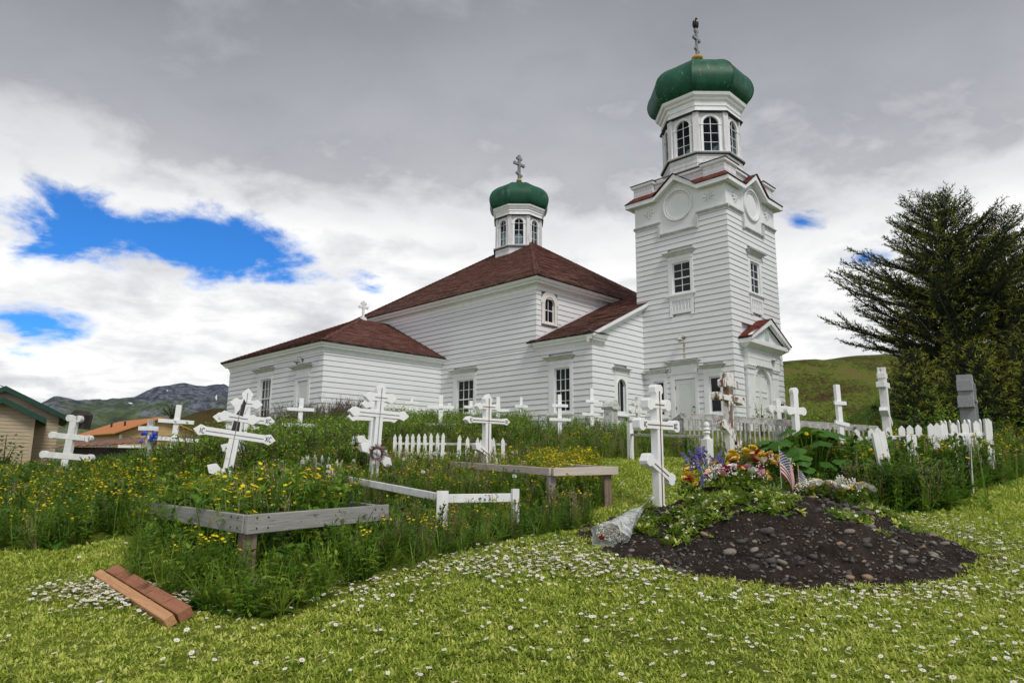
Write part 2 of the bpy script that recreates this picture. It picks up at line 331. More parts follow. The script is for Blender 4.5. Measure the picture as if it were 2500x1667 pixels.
def thing(name, label, cat, loc=(0, 0, 0), rot=(0, 0, 0), group=None):
    return tag(link(name, None, None, loc, rot), label, cat, group)
def bevel(o, w=.006, seg=1):
    m = o.modifiers.new('bevel', 'BEVEL'); m.width = w; m.segments = seg; m.limit_method = 'ANGLE'; m.angle_limit = R(40); return o

# ------------------------------------------------------------------ terrain
def sm(a, b, t): t = np.clip((t-a)/(b-a), 0, 1); return t*t*(3-2*t)
def G(x, y):
    """height of the ground: it climbs from the camera to the church's terrace and falls off towards the houses"""
    x = np.asarray(x, float); y = np.asarray(y, float)
    z = .118*np.minimum(y, 24.) + (2.95-.118*24)*sm(20, 26, y)
    z = z - sm(-4, -12, x)*.55*sm(5, 16, y)
    z = z - sm(-7, -17, x)*sm(14.5, 26, y)*3.0
    return z
def g(x, y): return float(G(x, y))
def axis(spans):
    a = []
    for lo, hi, st in spans: a += list(np.arange(lo, hi, st))
    return np.array(a+[spans[-1][1]])
def grid(xs, ys, zf):
    X, Y = np.meshgrid(xs, ys); Z = zf(X, Y); nx, ny = len(xs), len(ys)
    v = np.stack([X, Y, Z], -1).reshape(-1, 3); i = np.arange((ny-1)*nx).reshape(ny-1, nx)[:, :-1].ravel()
    mb = MB(); mb.v = [tuple(p) for p in v.tolist()]; mb.f = list(zip(i.tolist(), (i+1).tolist(), (i+nx+1).tolist(), (i+nx).tolist())); mb.mi = [0]*len(mb.f); return mb
def fbm(x, y, sc_, oct=5, seed=0, ridge=False):
    """value noise for heights"""
    r = np.random.default_rng(seed); T = r.random((64, 64)); out = 0; amp = 1; tot = 0
    for k in range(oct):
        fx, fy = x/sc_*2**k, y/sc_*2**k; ix, iy = np.floor(fx).astype(int), np.floor(fy).astype(int); tx, ty = fx-ix, fy-iy
        tx, ty = tx*tx*(3-2*tx), ty*ty*(3-2*ty); a, b = T[ix % 64, iy % 64], T[(ix+1) % 64, iy % 64]; c, d = T[ix % 64, (iy+1) % 64], T[(ix+1) % 64, (iy+1) % 64]
        n = (a*(1-tx)+b*tx)*(1-ty)+(c*(1-tx)+d*tx)*ty; n = 1-abs(2*n-1) if ridge else n
        out = out+amp*n; tot += amp; amp *= .5
    return out/tot
xs = axis([(-2500, -100, 300), (-100, -20, 8), (-20, -7, 1), (-7, 9, .25), (9, 30, 1), (30, 110, 8), (110, 2500, 300)]); ys = axis([(-60, 2, 6), (2, 12, .25), (12, 30, .75), (30, 120, 8), (120, 3000, 300)])
tag(grid(xs, ys, lambda X, Y: G(X, Y) + (fbm(X, Y, 1.1, 3, 3)-.5)*.05*sm(3, 5, Y) - sm(60, 400, np.hypot(X, Y))*14).obj('ground', 'ground', smooth=True), 'sloping mown churchyard lawn and the ground beyond', kind='structure')
# mountain far beyond the houses
def mountain():
    az = np.radians([-48, -42, -37, -35, -33.5, -32, -30, -28.8, -27.2, -25.5, -24, -22.8, -21, -18, -12, -4, 6])
    el = np.radians([1.0, 1.8, 2.6, 3.7, 4.45, 4.7, 5.05, 5.3, 6.15, 6.25, 6.0, 6.3, 5.6, 5.0, 4, 2.5, 1])
    A = np.linspace(az[0], az[-1], 260); D = np.linspace(500, 1900, 90); AA, DD = np.meshgrid(A, D)
    ridge = np.tan(np.interp(AA, az, el))*1300; t = (DD-500)/800
    X, Y = np.sin(AA)*DD, np.cos(AA)*DD
    prof = np.where(t < 1, np.clip(t, 0, 1)**1.25, np.clip(1-(t-1)*.9, 0, 1))
    n = fbm(X+5000, Y+900, 330, 6, 5, True); Z = ridge*prof*(.80+.2*1) + (n-.62)*150*np.clip(t, 0, 1)*np.exp(-((t-.55)/.42)**2) + (fbm(X, Y, 60, 4, 8)-.5)*14*np.clip(t, 0, 1) - 12
    mb = MB(); mb.v = [tuple(p) for p in np.stack([X, Y, Z], -1).reshape(-1, 3).tolist()]; nx = len(A)
    i = np.arange((len(D)-1)*nx).reshape(len(D)-1, nx)[:, :-1].ravel(); mb.f = list(zip(i.tolist(), (i+1).tolist(), (i+nx+1).tolist(), (i+nx).tolist())); mb.mi = [0]*len(mb.f)
    m = tag(mb.obj('mountain', 'mountain', smooth=True), 'rocky green mountain with snow patches beyond the houses', kind='structure')
    from mathutils.bvhtree import BVHTree
    bv = BVHTree.FromPolygons([Vector(p) for p in mb.v], mb.f)
    for a_, e_, da, de in ((-23.2, 5.0, .07, .24), (-28.9, 4.3, .16, .05), (-26.6, 5.35, .06, .04)):
        s = MB(); vs = []
        for k in range(9):
            t = 2*math.pi*k/9; q = random.uniform(.6, 1.1); a, e = R(a_+da*q*math.cos(t)), R(e_+de*q*math.sin(t))
            d = Vector((math.sin(a)*math.cos(e), math.cos(a)*math.cos(e), math.sin(e))); h = bv.ray_cast(Vector((0, 0, 1.6)), d)[0]
            if h is None: vs = None; break
            vs.append(h + Vector((0, -1.2, 1.2)))
        if vs: s.add(vs+[v+Vector((0, 4, -4)) for v in vs], [tuple(range(9))]+[(i, i+9, (i+1) % 9+9, (i+1) % 9) for i in range(9)]); s.obj('snow_patch', 'snow', m)
mountain()
def mound_hill(name, mat, x0, x1, y0, y1, st, zf, label):
    tag(grid(np.arange(x0, x1, st), np.arange(y0, y1, st), zf).obj(name, mat, smooth=True), label, kind='structure')
mound_hill('hill', 'hill', -20, 190, 55, 200, 1.6, lambda X, Y: 2.2 - 6 + 6*0 + (20.5*np.exp(-(((X-43)/46)**2)) + 9*np.exp(-((X-110)/50)**2)) * sm(58, 100, Y) * (1-.3*sm(120, 200, Y)) + (fbm(X+300, Y, 26, 5, 4)-.5)*5.5*sm(60, 75, Y), 'grassy brown and green hill rising behind the bell tower')
mound_hill('bank', 'bank', 15, 70, 33, 62, .6, lambda X, Y: 1.2 + 6.4*sm(18.5, 29, X - (Y-45)*.25) * sm(34, 47, Y) + (fbm(X+90, Y+40, 5, 4, 2)-.5)*1.1, 'green overgrown bank at the foot of the hill by the spruces')
mound_hill('knoll', 'knoll', -80, 2, 76, 120, .9, lambda X, Y: -4 + 13.2*np.exp(-((X+38)/17)**2) * sm(77, 94, Y) * (1-.4*sm(100, 120, Y)) + (fbm(X+90, Y+10, 9, 5, 9)-.5)*4.0*sm(77, 88, Y), 'low brown knoll with scrub behind the tan-roofed house')

# ------------------------------------------------------------------ church
CX, CY = 8.305, 25.463
church = thing('church', 'white clapboard church with green onion domes, bell tower and red shingle roofs', 'church', (CX, CY, 0), (0, 0, -math.pi/4))
BW = .22; Z0 = 4.755 - 9*BW     # board courses, all faces share their lines
def F(face, p):
    """maps (along, out, z) of a wall face to the church's frame; 'a' walls look along -y, 'b' walls along +x"""
    return (lambda s, o, z: (s, p-o, z)) if face == 'a' else (lambda s, o, z: (p+o, s, z))
def fbox(mb, f, s0, s1, o0, o1, z0, z1, mi=0):
    return mb.hexa([f(s0,o0,z0), f(s1,o0,z0), f(s1,o1,z0), f(s0,o1,z0), f(s0,o0,z1), f(s1,o0,z1), f(s1,o1,z1), f(s0,o1,z1)], mi)
def crown(mb, f, s0, s1, o0, o1, z0, z1, cap=.022, d=None):
    d = (o1-o0) if d is None else d
    mb.hexa([f(s0+d,-.02,z0), f(s1-d,-.02,z0), f(s1-d,o0,z0), f(s0+d,o0,z0), f(s0+d*.25,-.02,z1), f(s1-d*.25,-.02,z1), f(s1-d*.25,o1-d*.25,z1), f(s0+d*.25,o1-d*.25,z1)])
    return fbox(mb, f, s0, s1, -.02, o1, z1+.001, z1+cap)
def boards(wall, face, p, s0, s1, z0, z1, holes=(), cut=None, m='white_board', ext=.0):
    """each course a board of its own, cut round the openings and under a rake; cut(z) -> smallest s"""
    f = F(face, p); k = 0; n0 = math.floor((z0-Z0)/BW)
    for i in range(n0, 999):
        a = Z0+i*BW+.017; b = Z0+(i+1)*BW
        if a >= z1: break
        b = min(b, z1); a = max(a, z0)
        if b-a < .03: continue
        spans = [(s0, s1)]
        for h0, h1, g0, g1 in holes:
            if b > g0+.02 and a < g1-.02:
                nx = []
                for q0, q1 in spans:
                    if h1 <= q0 or h0 >= q1: nx.append((q0, q1)); continue
                    if h0-q0 > .02: nx.append((q0, h0))
                    if q1-h1 > .02: nx.append((h1, q1))
                spans = nx
        for q0, q1 in spans:
            t0 = b0 = q0
            if cut: b0 = max(q0, cut(a)); t0 = max(q0, cut(b))
            if q1-t0 < .02 and q1-b0 < .02: continue
            t0 = min(t0, q1-.01); e = ext if q1 == s1 else 0
            jo = random.uniform(-.0015, .0015); mb = MB()
            mb.hexa([f(b0,-.03,a), f(q1+e,-.03,a), f(q1+e,.033+jo,a), f(b0,.033+jo,a), f(t0,-.03,b), f(q1+e*.6,-.03,b), f(q1+e*.6,.012+jo,b), f(t0,.012+jo,b)])
            mb.obj('board', m, wall); k += 1
    return k
def window(face, p, s0, s1, z0, z1, gl, cols, rows, hood=None, sill=None, rail=None, glass='glass_dark', drape=False, apron=None):
    """double-hung window: casing with hood, sill, sash bars and panes"""
    f = F(face, p); a0, a1, c0, c1 = gl; mb = MB()
    for q in ((s0, a0-.03, z0, z1), (a1+.03, s1, z0, z1), (a0-.03, a1+.03, c1+.03, z1), (a0-.03, a1+.03, z0, c0-.03)):
        if q[1]-q[0] > .005 and q[3]-q[2] > .005: fbox(mb, f, q[0], q[1], -.10, .042, q[2], q[3])
    w = bevel(mb.obj('window', 'white_trim', church), .008)
    if hood:
        h = MB(); fbox(h, f, s0+.01, s1-.01, -.05, .046, z1+.002, hood[2]-.002); fbox(h, f, s0-.02, s1+.02, -.05, .062, z1-.012, z1+.012); h.obj('head_board', 'white_trim', w); h = MB(); crown(h, f, hood[0], hood[1], .05, .25, hood[2], hood[3]-.022); h.obj('hood', 'shaded_worn_trim', w)
    if sill:
        h = MB(); fbox(h, f, sill[0], sill[1], -.08, .11, sill[2], sill[2]+.05); fbox(h, f, sill[0]+.04, sill[1]-.04, -.05, .07, sill[2]-.045, sill[2]-.002); h.obj('sill', 'white_trim', w)
    if apron:
        h = MB(); fbox(h, f, s0+.004, s1-.004, -.05, .036, apron, z0-.05); h.obj('apron', 'white_trim', w)
    rail = (c0+c1)/2 if rail is None else rail
    sash = MB(); t = .018
    fbox(sash, f, a0-.03, a0+t, -.09, -.028, c0-.03, c1+.03); fbox(sash, f, a1-t, a1+.03, -.09, -.028, c0-.03, c1+.03)
    fbox(sash, f, a0+t, a1-t, -.09, -.029, c1-t, c1+.03); fbox(sash, f, a0+t, a1-t, -.09, -.029, c0-.03, c0+.03); fbox(sash, f, a0+t, a1-t, -.09, -.02, rail-.025, rail+.025)
    sash.obj('sash', 'white_trim', w)
    bars = MB()
    for k in range(1, cols): x = a0+(a1-a0)*k/cols; fbox(bars, f, x-.011, x+.011, -.075, -.038, c0+.03, rail-.025); fbox(bars, f, x-.011, x+.011, -.075, -.032, rail+.025, c1-t)
    for lo, hi, o in ((c0+.03, rail-.025, -.040), (rail+.025, c1-t, -.034)):
        for k in range(1, rows): zz = lo+(hi-lo)*k/rows; fbox(bars, f, a0+t, a1-t, -.074, o, zz-.010, zz+.010)
    bars.obj('glazing_bar', 'white_trim', w)
    for lo, hi in ((c0+.03, rail-.025), (rail+.025, c1-t)):
        for i in range(cols):
            for j in range(rows):
                q = MB(); fbox(q, f, a0+(a1-a0)*i/cols+.003, a0+(a1-a0)*(i+1)/cols-.003, -.068, -.062, lo+(hi-lo)*j/rows+.002, lo+(hi-lo)*(j+1)/rows-.002); q.obj('pane', 'glass_clear' if drape else glass, w)
    back = MB()
    if drape:
        n = 40; zz0, zz1 = c0-.02, c1+.02
        for k in range(n):
            q0, q1 = a0+(a1-a0)*k/n, a0+(a1-a0)*(k+1)/n; o0, o1 = -.105+.022*math.sin(k*1.9)*math.sin(k*.37), -.105+.022*math.sin((k+1)*1.9)*math.sin((k+1)*.37)
            back.add([f(q0,o0,zz0), f(q1,o1,zz0), f(q1,o1,zz1), f(q0,o0,zz1)], [(0,1,2,3)])
        back.obj('curtain', 'curtain', w)
    return w
def arched(face, p, c, hw, zb, zs, ow, z_top, z_bot, glassw, hood=None, sill=None, rail=None, trim='white_trim'):
    """round-headed window: flat casing with an arched opening"""
    f = F(face, p); w = arch_panel(f, c, hw, z_bot, z_top, ow, zs, zb, -.10, .04).obj('window', trim, church)
    ring(f, c, zs, ow, ow+.05, .03, .065, zb).obj('arch_trim', trim, w)
    q = MB(); pts = [(c-ow-.01, zb-.01)] + [(c+(ow+.01)*math.cos(math.pi-math.pi*i/12), zs+(ow+.01)*math.sin(math.pi*i/12)) for i in range(13)] + [(c+ow+.01, zb-.01)]
    q.prism(pts, 0, 1, fn=lambda x, y, z: f(x, -.075+.006*y, z)); q.obj('pane', 'glass_dark', w)
    b = MB(); fbox(b, f, c-.012, c+.012, -.068, -.045, zb, zs+ow)
    if rail: fbox(b, f, c-ow, c+ow, -.068, -.04, rail-.02, rail+.02)
    fbox(b, f, c-ow, c-ow+.03, -.068, -.044, zb, zs); fbox(b, f, c+ow-.03, c+ow, -.068, -.044, zb, zs); fbox(b, f, c-ow+.03, c+ow-.03, -.068, -.044, zb, zb+.03)
    b.obj('glazing_bar', trim, w)
    if hood: h = MB(); crown(h, f, hood[0], hood[1], .05, .2, hood[2], hood[3]-.022); h.obj('hood', 'shaded_worn_trim', w); h = MB(); fbox(h, f, c-hw-.02, c+hw+.02, -.05, .06, z_top-.01, z_top+.02); fbox(h, f, c-hw+.01, c+hw-.01, -.05, .044, z_top+.021, hood[2]-.002); h.obj('head_board', trim, w)
    if sill: h = MB(); fbox(h, f, sill[0], sill[1], -.08, .11, sill[2], sill[2]+.05); h.obj('sill', trim, w)
    return w
def arch_panel(f, c, hw, z0, z1, ow, zs, zb, o0, o1, n=16):
    """flat panel with a round-headed hole"""
    th = [math.pi*(1-i/n) for i in range(n+1)]; ca = math.atan2(z1-zs, hw); th = sorted(set(th+[ca, math.pi-ca]), reverse=True)
    inner = [(-ow, zb), (-ow, zs)] + [(ow*math.cos(t), zs+ow*math.sin(t)) for t in th[1:-1]] + [(ow, zs), (ow, zb)]
    outer = [(-hw, zb), (-hw, zs)]
    for t in th[1:-1]:
        ct, st = math.cos(t), math.sin(t); k = min(hw/abs(ct) if abs(ct) > 1e-6 else 1e9, (z1-zs)/st); outer.append((k*ct, zs+k*st))
    outer += [(hw, zs), (hw, zb)]
    mb = MB(); m = len(inner); V = []
    for o in (o1, o0):
        V += [f(c+x, o, z) for x, z in inner] + [f(c+x, o, z) for x, z in outer]
    Fc = [(i, i+1, m+i+1, m+i) for i in range(m-1)] + [(2*m+i+1, 2*m+i, i, i+1) for i in range(m-1)] + [(m+i, m+i+1, 3*m+i+1, 3*m+i) for i in range(m-1)]
    mb.add(V, Fc)
    if zb-z0 > .005: fbox(mb, f, c-hw, c+hw, o0, o1, z0, zb)
    return mb
def ring(f, c, zs, r0, r1, o0, o1, zb=None, n=16, a0=0, a1=math.pi):
    """arch moulding, with straight legs down to zb"""
    pr = [(math.cos(a1+(a0-a1)*i/n), math.sin(a1+(a0-a1)*i/n)) for i in range(n+1)]; P = [(c+x*r0, zs+z*r0, c+x*r1, zs+z*r1) for x, z in pr]
    if zb is not None: P = [(c-r0, zb, c-r1, zb)] + P + [(c+r0, zb, c+r1, zb)]
    mb = MB(); V = []
    for x0, y0, x1, y1 in P: V += [f(x0, o0, y0), f(x0, o1, y0), f(x1, o1, y1), f(x1, o0, y1)]
    Fc = []
    for i in range(len(P)-1):
        for k in range(4): Fc.append((4*i+k, 4*i+(k+1) % 4, 4*i+4+(k+1) % 4, 4*i+4+k))
    mb.add(V, Fc+[(0, 1, 2, 3), (4*len(P)-1, 4*len(P)-2, 4*len(P)-3, 4*len(P)-4)]); return mb
def sweep(path, prof, closed=False):
    """mitred moulding round wall corners: path in plan (outward to its right), profile (out, z) closed ring"""
    P = [Vector((x, y)) for x, y in path]; n = len(P); mb = MB(); V = []
    def nrm(a, b): d = (b-a).normalized(); return Vector((d.y, -d.x))
    for i in range(n):
        a = nrm(P[i-1], P[i]) if (i > 0 or closed) else nrm(P[0], P[1]); b = nrm(P[i], P[(i+1) % n]) if (i < n-1 or closed) else a
        mv = (a+b)/(1+a.dot(b))
        V += [(P[i].x+mv.x*o, P[i].y+mv.y*o, z) for o, z in prof]
    m = len(prof); Fc = []
    for i in range(n if closed else n-1):
        j = (i+1) % n
        for k in range(m): Fc.append((i*m+k, j*m+k, j*m+(k+1) % m, i*m+(k+1) % m))
    if not closed: Fc += [tuple(range(m-1, -1, -1)), tuple((n-1)*m+k for k in range(m))]
    mb.add(V, Fc); return mb
def roof_slope(E0, E1, T0, T1, name='roof_slope', mat='shingle', parent=None, course=.125, lift=.022, thick=.05):
    """shingled slope: overlapping courses from eave E0-E1 up to T0-T1"""
    E0, E1, T0, T1 = map(Vector, (E0, E1, T0, T1)); nrm = (E1-E0).cross((T0+T1)/2-(E0+E1)/2).normalized(); du = (E1-E0).normalized(); up = nrm.cross(du)
    L = ((T0+T1)/2-(E0+E1)/2).dot(up); n = max(2, round(L/course)); mb = MB(); mb.uv = []
    def put(p): mb.v.append(tuple(p)); mb.uv.append(((p-E0).dot(du), (p-E0).dot(up)))
    for i in range(n):
        a, b = i/n, min(1, (i+1.25)/n); L0, R0 = E0.lerp(T0, a), E1.lerp(T1, a); L1, R1 = E0.lerp(T0, b), E1.lerp(T1, b); k = max(1, int((R0-L0).length/.5)); base = len(mb.v)
        jt = [random.uniform(-.006, .006) for _ in range(k+1)]
        for j in range(k+1): put(L0.lerp(R0, j/k)+nrm*(lift+jt[j])-up*(.0+jt[j]*1.5))
        for j in range(k+1): put(L1.lerp(R1, j/k)+nrm*.002)
        for j in range(k+1): put(L0.lerp(R0, j/k)-nrm*(thick if i == 0 else .0))
        for j in range(k):
            mb.f += [(base+j, base+j+1, base+k+1+j+1, base+k+1+j), (base+2*k+2+j, base+2*k+2+j+1, base+j+1, base+j)]; mb.mi += [0, 0]
    return mb.obj(name, mat, parent)
def ridge_cap(A, B, mat='shingle', parent=None, w=.11, h=.05):
    A, B = Vector(A), Vector(B); d = (B-A).normalized(); s = d.cross(Vector((0, 0, 1))).normalized()*w; u = s.cross(d).normalized()*h; n = max(1, int((B-A).length/.2)); mb = MB(); mb.uv = []
    for i in range(n):
        p, q = A.lerp(B, i/n), A.lerp(B, min(1, (i+1.2)/n)); k = 1.25
        V = [p-s*k-u*.5, p+u*.9, p+s*k-u*.5, q-s-u*.7, q+u*.5, q+s-u*.7]; mb.add(V, [(0, 1, 4, 3), (1, 2, 5, 4), (0, 2, 1)]); mb.uv += [(i*.2, 0), (i*.2, .1), (i*.2, .2), (i*.2+.2, 0), (i*.2+.2, .1), (i*.2+.2, .2)]
    return mb.obj('ridge_cap', mat, parent)
VA, UN, UNL, UV_, AX = -3.43, -6.9, -19.78, -4.0, 2.125     # nave side wall, nave end, far end, vestibule end, axis
UA, UAL, VAA = -13.01, -22.1, -9.61                          # annex: east wall, far end, front wall
def core(name, x0, x1, y0, y1, z0, z1, ins=.12): return MB().box(x0+ins, x1-ins, y0+ins, y1-ins, z0, z1).obj(name, 'white_trim', church)
tower_w = core('tower_wall', -4.25, 0, 0, 4.25, 2.4, 13.25)
nave_w = core('nave_wall', UNL, UN, VA, 2*AX-VA, 2.2, 9.3)
MB().box(UNL, UNL+.11, VA, 2*AX-VA, 2.2, 9.2).box(UNL+.112, UN, 2*AX-VA-.11, 2*AX-VA, 2.2, 9.2).obj('back_wall', 'white_trim', nave_w)
vest_w = MB().prism([(VA+.12, 2.4), (2*AX-VA-.12, 2.4), (2*AX-VA-.12, 6.6), (AX, 9.2), (VA+.12, 6.6)], UN+.1, UV_-.12, fn=lambda x, y, z: (y, x, z)).obj('vestibule_wall', 'white_trim', church)
annex_w = core('annex_wall', UAL, UA, VAA, VA+.3, 1.8, 6.5); MB().box(UAL, UAL+.11, VAA+.03, VA, 1.8, 6.3).obj('back_wall', 'white_trim', annex_w)
# openings
H_A = [(-2.69, -1.53, 7.64, 10.30), (-2.73, -1.50, 2.6, 5.80), (-3.72, -2.89, 3.55, 5.54), (-1.27, -.43, 3.55, 5.54)]
H_B = [(1.55, 2.70, 7.64, 10.30), (.74, 3.52, 2.4, 7.2)]
boards(tower_w, 'a', 0, -4.25, 0, 2.5, 11.7, H_A+[(-2.95, -1.30, 11.15, 13)], ext=.026)
boards(tower_w, 'b', 0, 0, 4.25, 2.5, 11.7, H_B+[(1.30, 2.95, 11.15, 13)])
boards(nave_w, 'a', VA, UNL, UN, 6.45, 8.94, (), ext=.026)
boards(nave_w, 'a', VA, UA, UV_, 2.5, 6.45, [(-6.2, -4.93, 2.9, 5.97), (-12.09, -10.52, 2.9, 5.97)], ext=.026)
boards(nave_w, 'b', UN, VA, 2.2, 6.5, 8.94, [(-3.15, -2.13, 7.5, 8.85)])
rake = lambda z: VA - .02 + max(0, (z-6.72)/.48)
boards(vest_w, 'b', UV_, VA, .0, 2.5, 8.2, [(-2.07, -1.21, 3.6, 5.50)], cut=rake)
boards(annex_w, 'a', VAA, UAL, UA, 2.3, 6.2, [(-18.85, -17.39, 2.4, 5.98), (-15.27, -13.97, 2.2, 5.78)], ext=.026)
boards(annex_w, 'b', UA, VAA, VA, 2.3, 6.2)
# windows and doors
w = window('a', 0, -2.69, -1.53, 8.52, 9.98, (-2.46, -1.70, 8.60, 9.83), 2, 2, (-2.87, -1.38, 10.12, 10.29), (-2.80, -1.45, 8.47), 9.2)
w2 = window('b', 0, 1.55, 2.70, 8.52, 9.98, (1.76, 2.50, 8.60, 9.83), 2, 2, (1.40, 2.85, 10.12, 10.29), (1.46, 2.80, 8.47), 9.2)
for ww, fc, c in ((w, 'a', -2.11), (w2, 'b', 2.125)):
    f = F(fc, 0); b = MB(); fbox(b, f, c-.55, c-.42, -.05, .04, 7.66, 8.42); fbox(b, f, c+.42, c+.55, -.05, .04, 7.66, 8.42); fbox(b, f, c-.42, c+.42, -.05, .038, 8.28, 8.42); fbox(b, f, c-.42, c+.42, -.05, .038, 7.74, 7.86); fbox(b, f, c-.42, c+.42, -.06, -.01, 7.86, 8.28); fbox(b, f, c-.56, c-.41, -.02, .06, 7.63, 7.665); fbox(b, f, c+.41, c+.56, -.02, .06, 7.63, 7.665)
    b.obj('apron', 'white_trim', ww)
    pr = MB().lathe([(.022, 0), (.03, .02), (.014, .05), (.036, .13), (.034, .17), (.013, .27), (.026, .33), (.028, .37), (.015, .42)], 8).mesh('baluster', 'white_trim', True)
    for k in range(5): q = link('baluster', pr, ww, f(c-.30+.15*k, .012, 7.86))
window('a', 0, -3.72, -2.89, 3.58, 5.26, (-3.47, -3.08, 3.72, 5.04), 1, 1, (-3.92, -2.78, 5.38, 5.53), (-3.80, -2.84, 3.55), 4.3)
window('a', 0, -1.27, -.43, 3.58, 5.26, (-1.02, -.60, 3.72, 5.04), 1, 1, (-1.45, -.31, 5.38, 5.53), (-1.32, -.40, 3.55), 4.3)
window('a', VA, -6.2, -4.93, 3.68, 5.66, (-5.87, -5.13, 3.77, 5.45), 3, 2, (-6.43, -4.79, 5.78, 5.95), (-6.26, -4.90, 3.62), 4.58, drape=True, apron=3.0)
window('a', VA, -12.09, -10.52, 3.68, 5.64, (-11.78, -10.73, 3.77, 5.45), 3, 2, (-12.34, -10.40, 5.78, 5.95), (-12.15, -10.46, 3.62), 4.6, apron=3.0)
window('a', VAA, -18.85, -17.39, 3.5, 5.64, (-18.50, -17.55, 3.6, 5.45), 3, 2, (-19.25, -17.24, 5.80, 5.97), None, 4.59)
arched('b', UV_, -1.64, .43, 3.78, 4.80, .27, 5.25, 3.66, .27, (-2.22, -1.06, 5.38, 5.51), (-2.10, -1.16, 3.60))
wn = arched('b', UN, -2.64, .47, 7.64, 8.40, .31, 8.62, 7.57, .31, None, (-3.17, -2.11, 7.50), 8.15, 'bounce_pink_trim')
ring(F('b', UN), -2.64, 8.40, .36, .55, .03, .055).obj('arch_hood', 'bounce_pink_trim', wn)
def door(face, p, s0, s1, ztop, zb, fr, hood, flip=1):
    f = F(face, p); mb = MB(); a, b, zt = fr
    fbox(mb, f, a, s0-.01, -.1, .045, zb, zt); fbox(mb, f, s1+.01, b, -.1, .045, zb, zt); fbox(mb, f, s0-.01, s1+.01, -.1, .045, ztop+.02, zt)
    d = bevel(mb.obj('door', 'white_trim', church), .008)
    h = MB(); fbox(h, f, a+.03, b-.03, -.05, .04, zt+.05, hood[2]-.003); fbox(h, f, a+.10, b-.10, .03, .055, zt+.09, zt+.115); fbox(h, f, a+.10, b-.10, .03, .055, hood[2]-.06, hood[2]-.035); fbox(h, f, a+.10, a+.125, .03, .055, zt+.117, hood[2]-.062); fbox(h, f, b-.125, b-.10, .03, .055, zt+.117, hood[2]-.062)
    fbox(h, f, a-.03, b+.03, -.05, .09, zt+.02, zt+.05); fbox(h, f, a-.01, b+.01, -.05, .07, zt+.001, zt+.019); h.obj('head_board', 'white_trim', d); h = MB(); crown(h, f, hood[0], hood[1], .05, .24, hood[2], hood[3]-.022); h.obj('hood', 'shaded_worn_trim', d)
    L = MB(); fbox(L, f, s0, s1, -.09, -.03, zb, ztop); st = .15
    for q in ((s0, s0+st, zb, ztop), (s1-st, s1, zb, ztop), (s0+st, s1-st, ztop-.16, ztop), (s0+st, s1-st, zb, zb+.5)): fbox(L, f, q[0], q[1], -.03, -.008, q[2], q[3])
    L.obj('leaf', 'white_panel', d)
    # diagonal planks of the door panel
    x0, x1, y0, y1 = s0+st+.01, s1-st-.01, zb+.51, ztop-.17; step = .085; k = -int((y1-y0)/step)-2
    D = MB()
    while True:
        c = x0+k*step*flip*1.0; k += 1
        if k*step > (x1-x0)+(y1-y0)+.3: break
        lo, hi = [], []
        # plank between two parallel 45-degree lines clipped to the panel
        def clip(cc):
            pts = []
            for (xa, ya), (xb, yb) in (((x0, y0), (x0, y1)), ((x0, y1), (x1, y1)), ((x1, y1), (x1, y0)), ((x1, y0), (x0, y0))):
                fa, fb = (xa-x0)-(ya-y0)-cc, (xb-x0)-(yb-y0)-cc
                if fa*fb < 0: t = fa/(fa-fb); pts.append((xa+(xb-xa)*t, ya+(yb-ya)*t))
            return sorted(pts)[:2] if len(pts) >= 2 else None
        A, B = clip(k*step-(y1-y0)-.0), clip(k*step-(y1-y0)+step-.012)
        if A and B:
            P = [A[0], A[1], B[1], B[0]]; D.add([f(x, o, z) for o in (-.028, -.016) for x, z in P], [(0,3,2,1), (4,5,6,7), (0,1,5,4), (1,2,6,5), (2,3,7,6), (3,0,4,7)])
    D.obj('diagonal_planking', 'white_panel', d)
    K = MB(); sx = s1-.08 if flip > 0 else s0+.08
    K.tube([f(sx, -.01, zb+1.02), f(sx, .05, zb+1.02)], .028, 8); fbox(K, f, sx-.025, sx+.025, -.006, .02, zb+.52, zb+.82); K.obj('handle', 'black_metal', d)
    hg = MB()
    for zz in (zb+.3, zb+1.0, ztop-.3): fbox(hg, f, (s0 if flip > 0 else s1)-.012, (s0 if flip > 0 else s1)+.012, -.01, .012, zz-.06, zz+.06)
    hg.obj('hinge', 'black_metal', d); return d
door('a', 0, -2.53, -1.66, 5.06, 2.95, (-2.73, -1.50, 5.28), (-2.94, -1.34, 5.63, 5.79))
door('a', VAA, -15.02, -14.17, 5.10, 2.6, (-15.27, -13.97, 5.25), (-15.60, -13.82, 5.62, 5.77), -1)
def gooseneck(f, s, z, body='lamp_white'):
    L = MB().tube([f(s, -.0, z), f(s, .05, z)], .07, 12).obj('wall_lamp', 'rust', church)
    MB().tube([f(s, .05, z), f(s-.02, .10, z+.10), f(s-.04, .17, z+.15), f(s-.06, .24, z+.11), f(s-.06, .26, z+.0)], .013, 8).obj('gooseneck', body, L)
    x, y, zz = f(s-.06, .26, z-.08); MB().lathe([(.03, zz+.08), (.05, zz+.05), (.06, zz+.03), (.15, zz-.02), (.15, zz-.035), (.05, zz-.03), (.04, zz-.1), (.0, zz-.12)], 14, c=(x, y)).obj('shade', body, L, True)
gooseneck(F('a', 0), -2.06, 6.72); gooseneck(F('a', VAA), -14.72, 6.02, 'grey_metal')
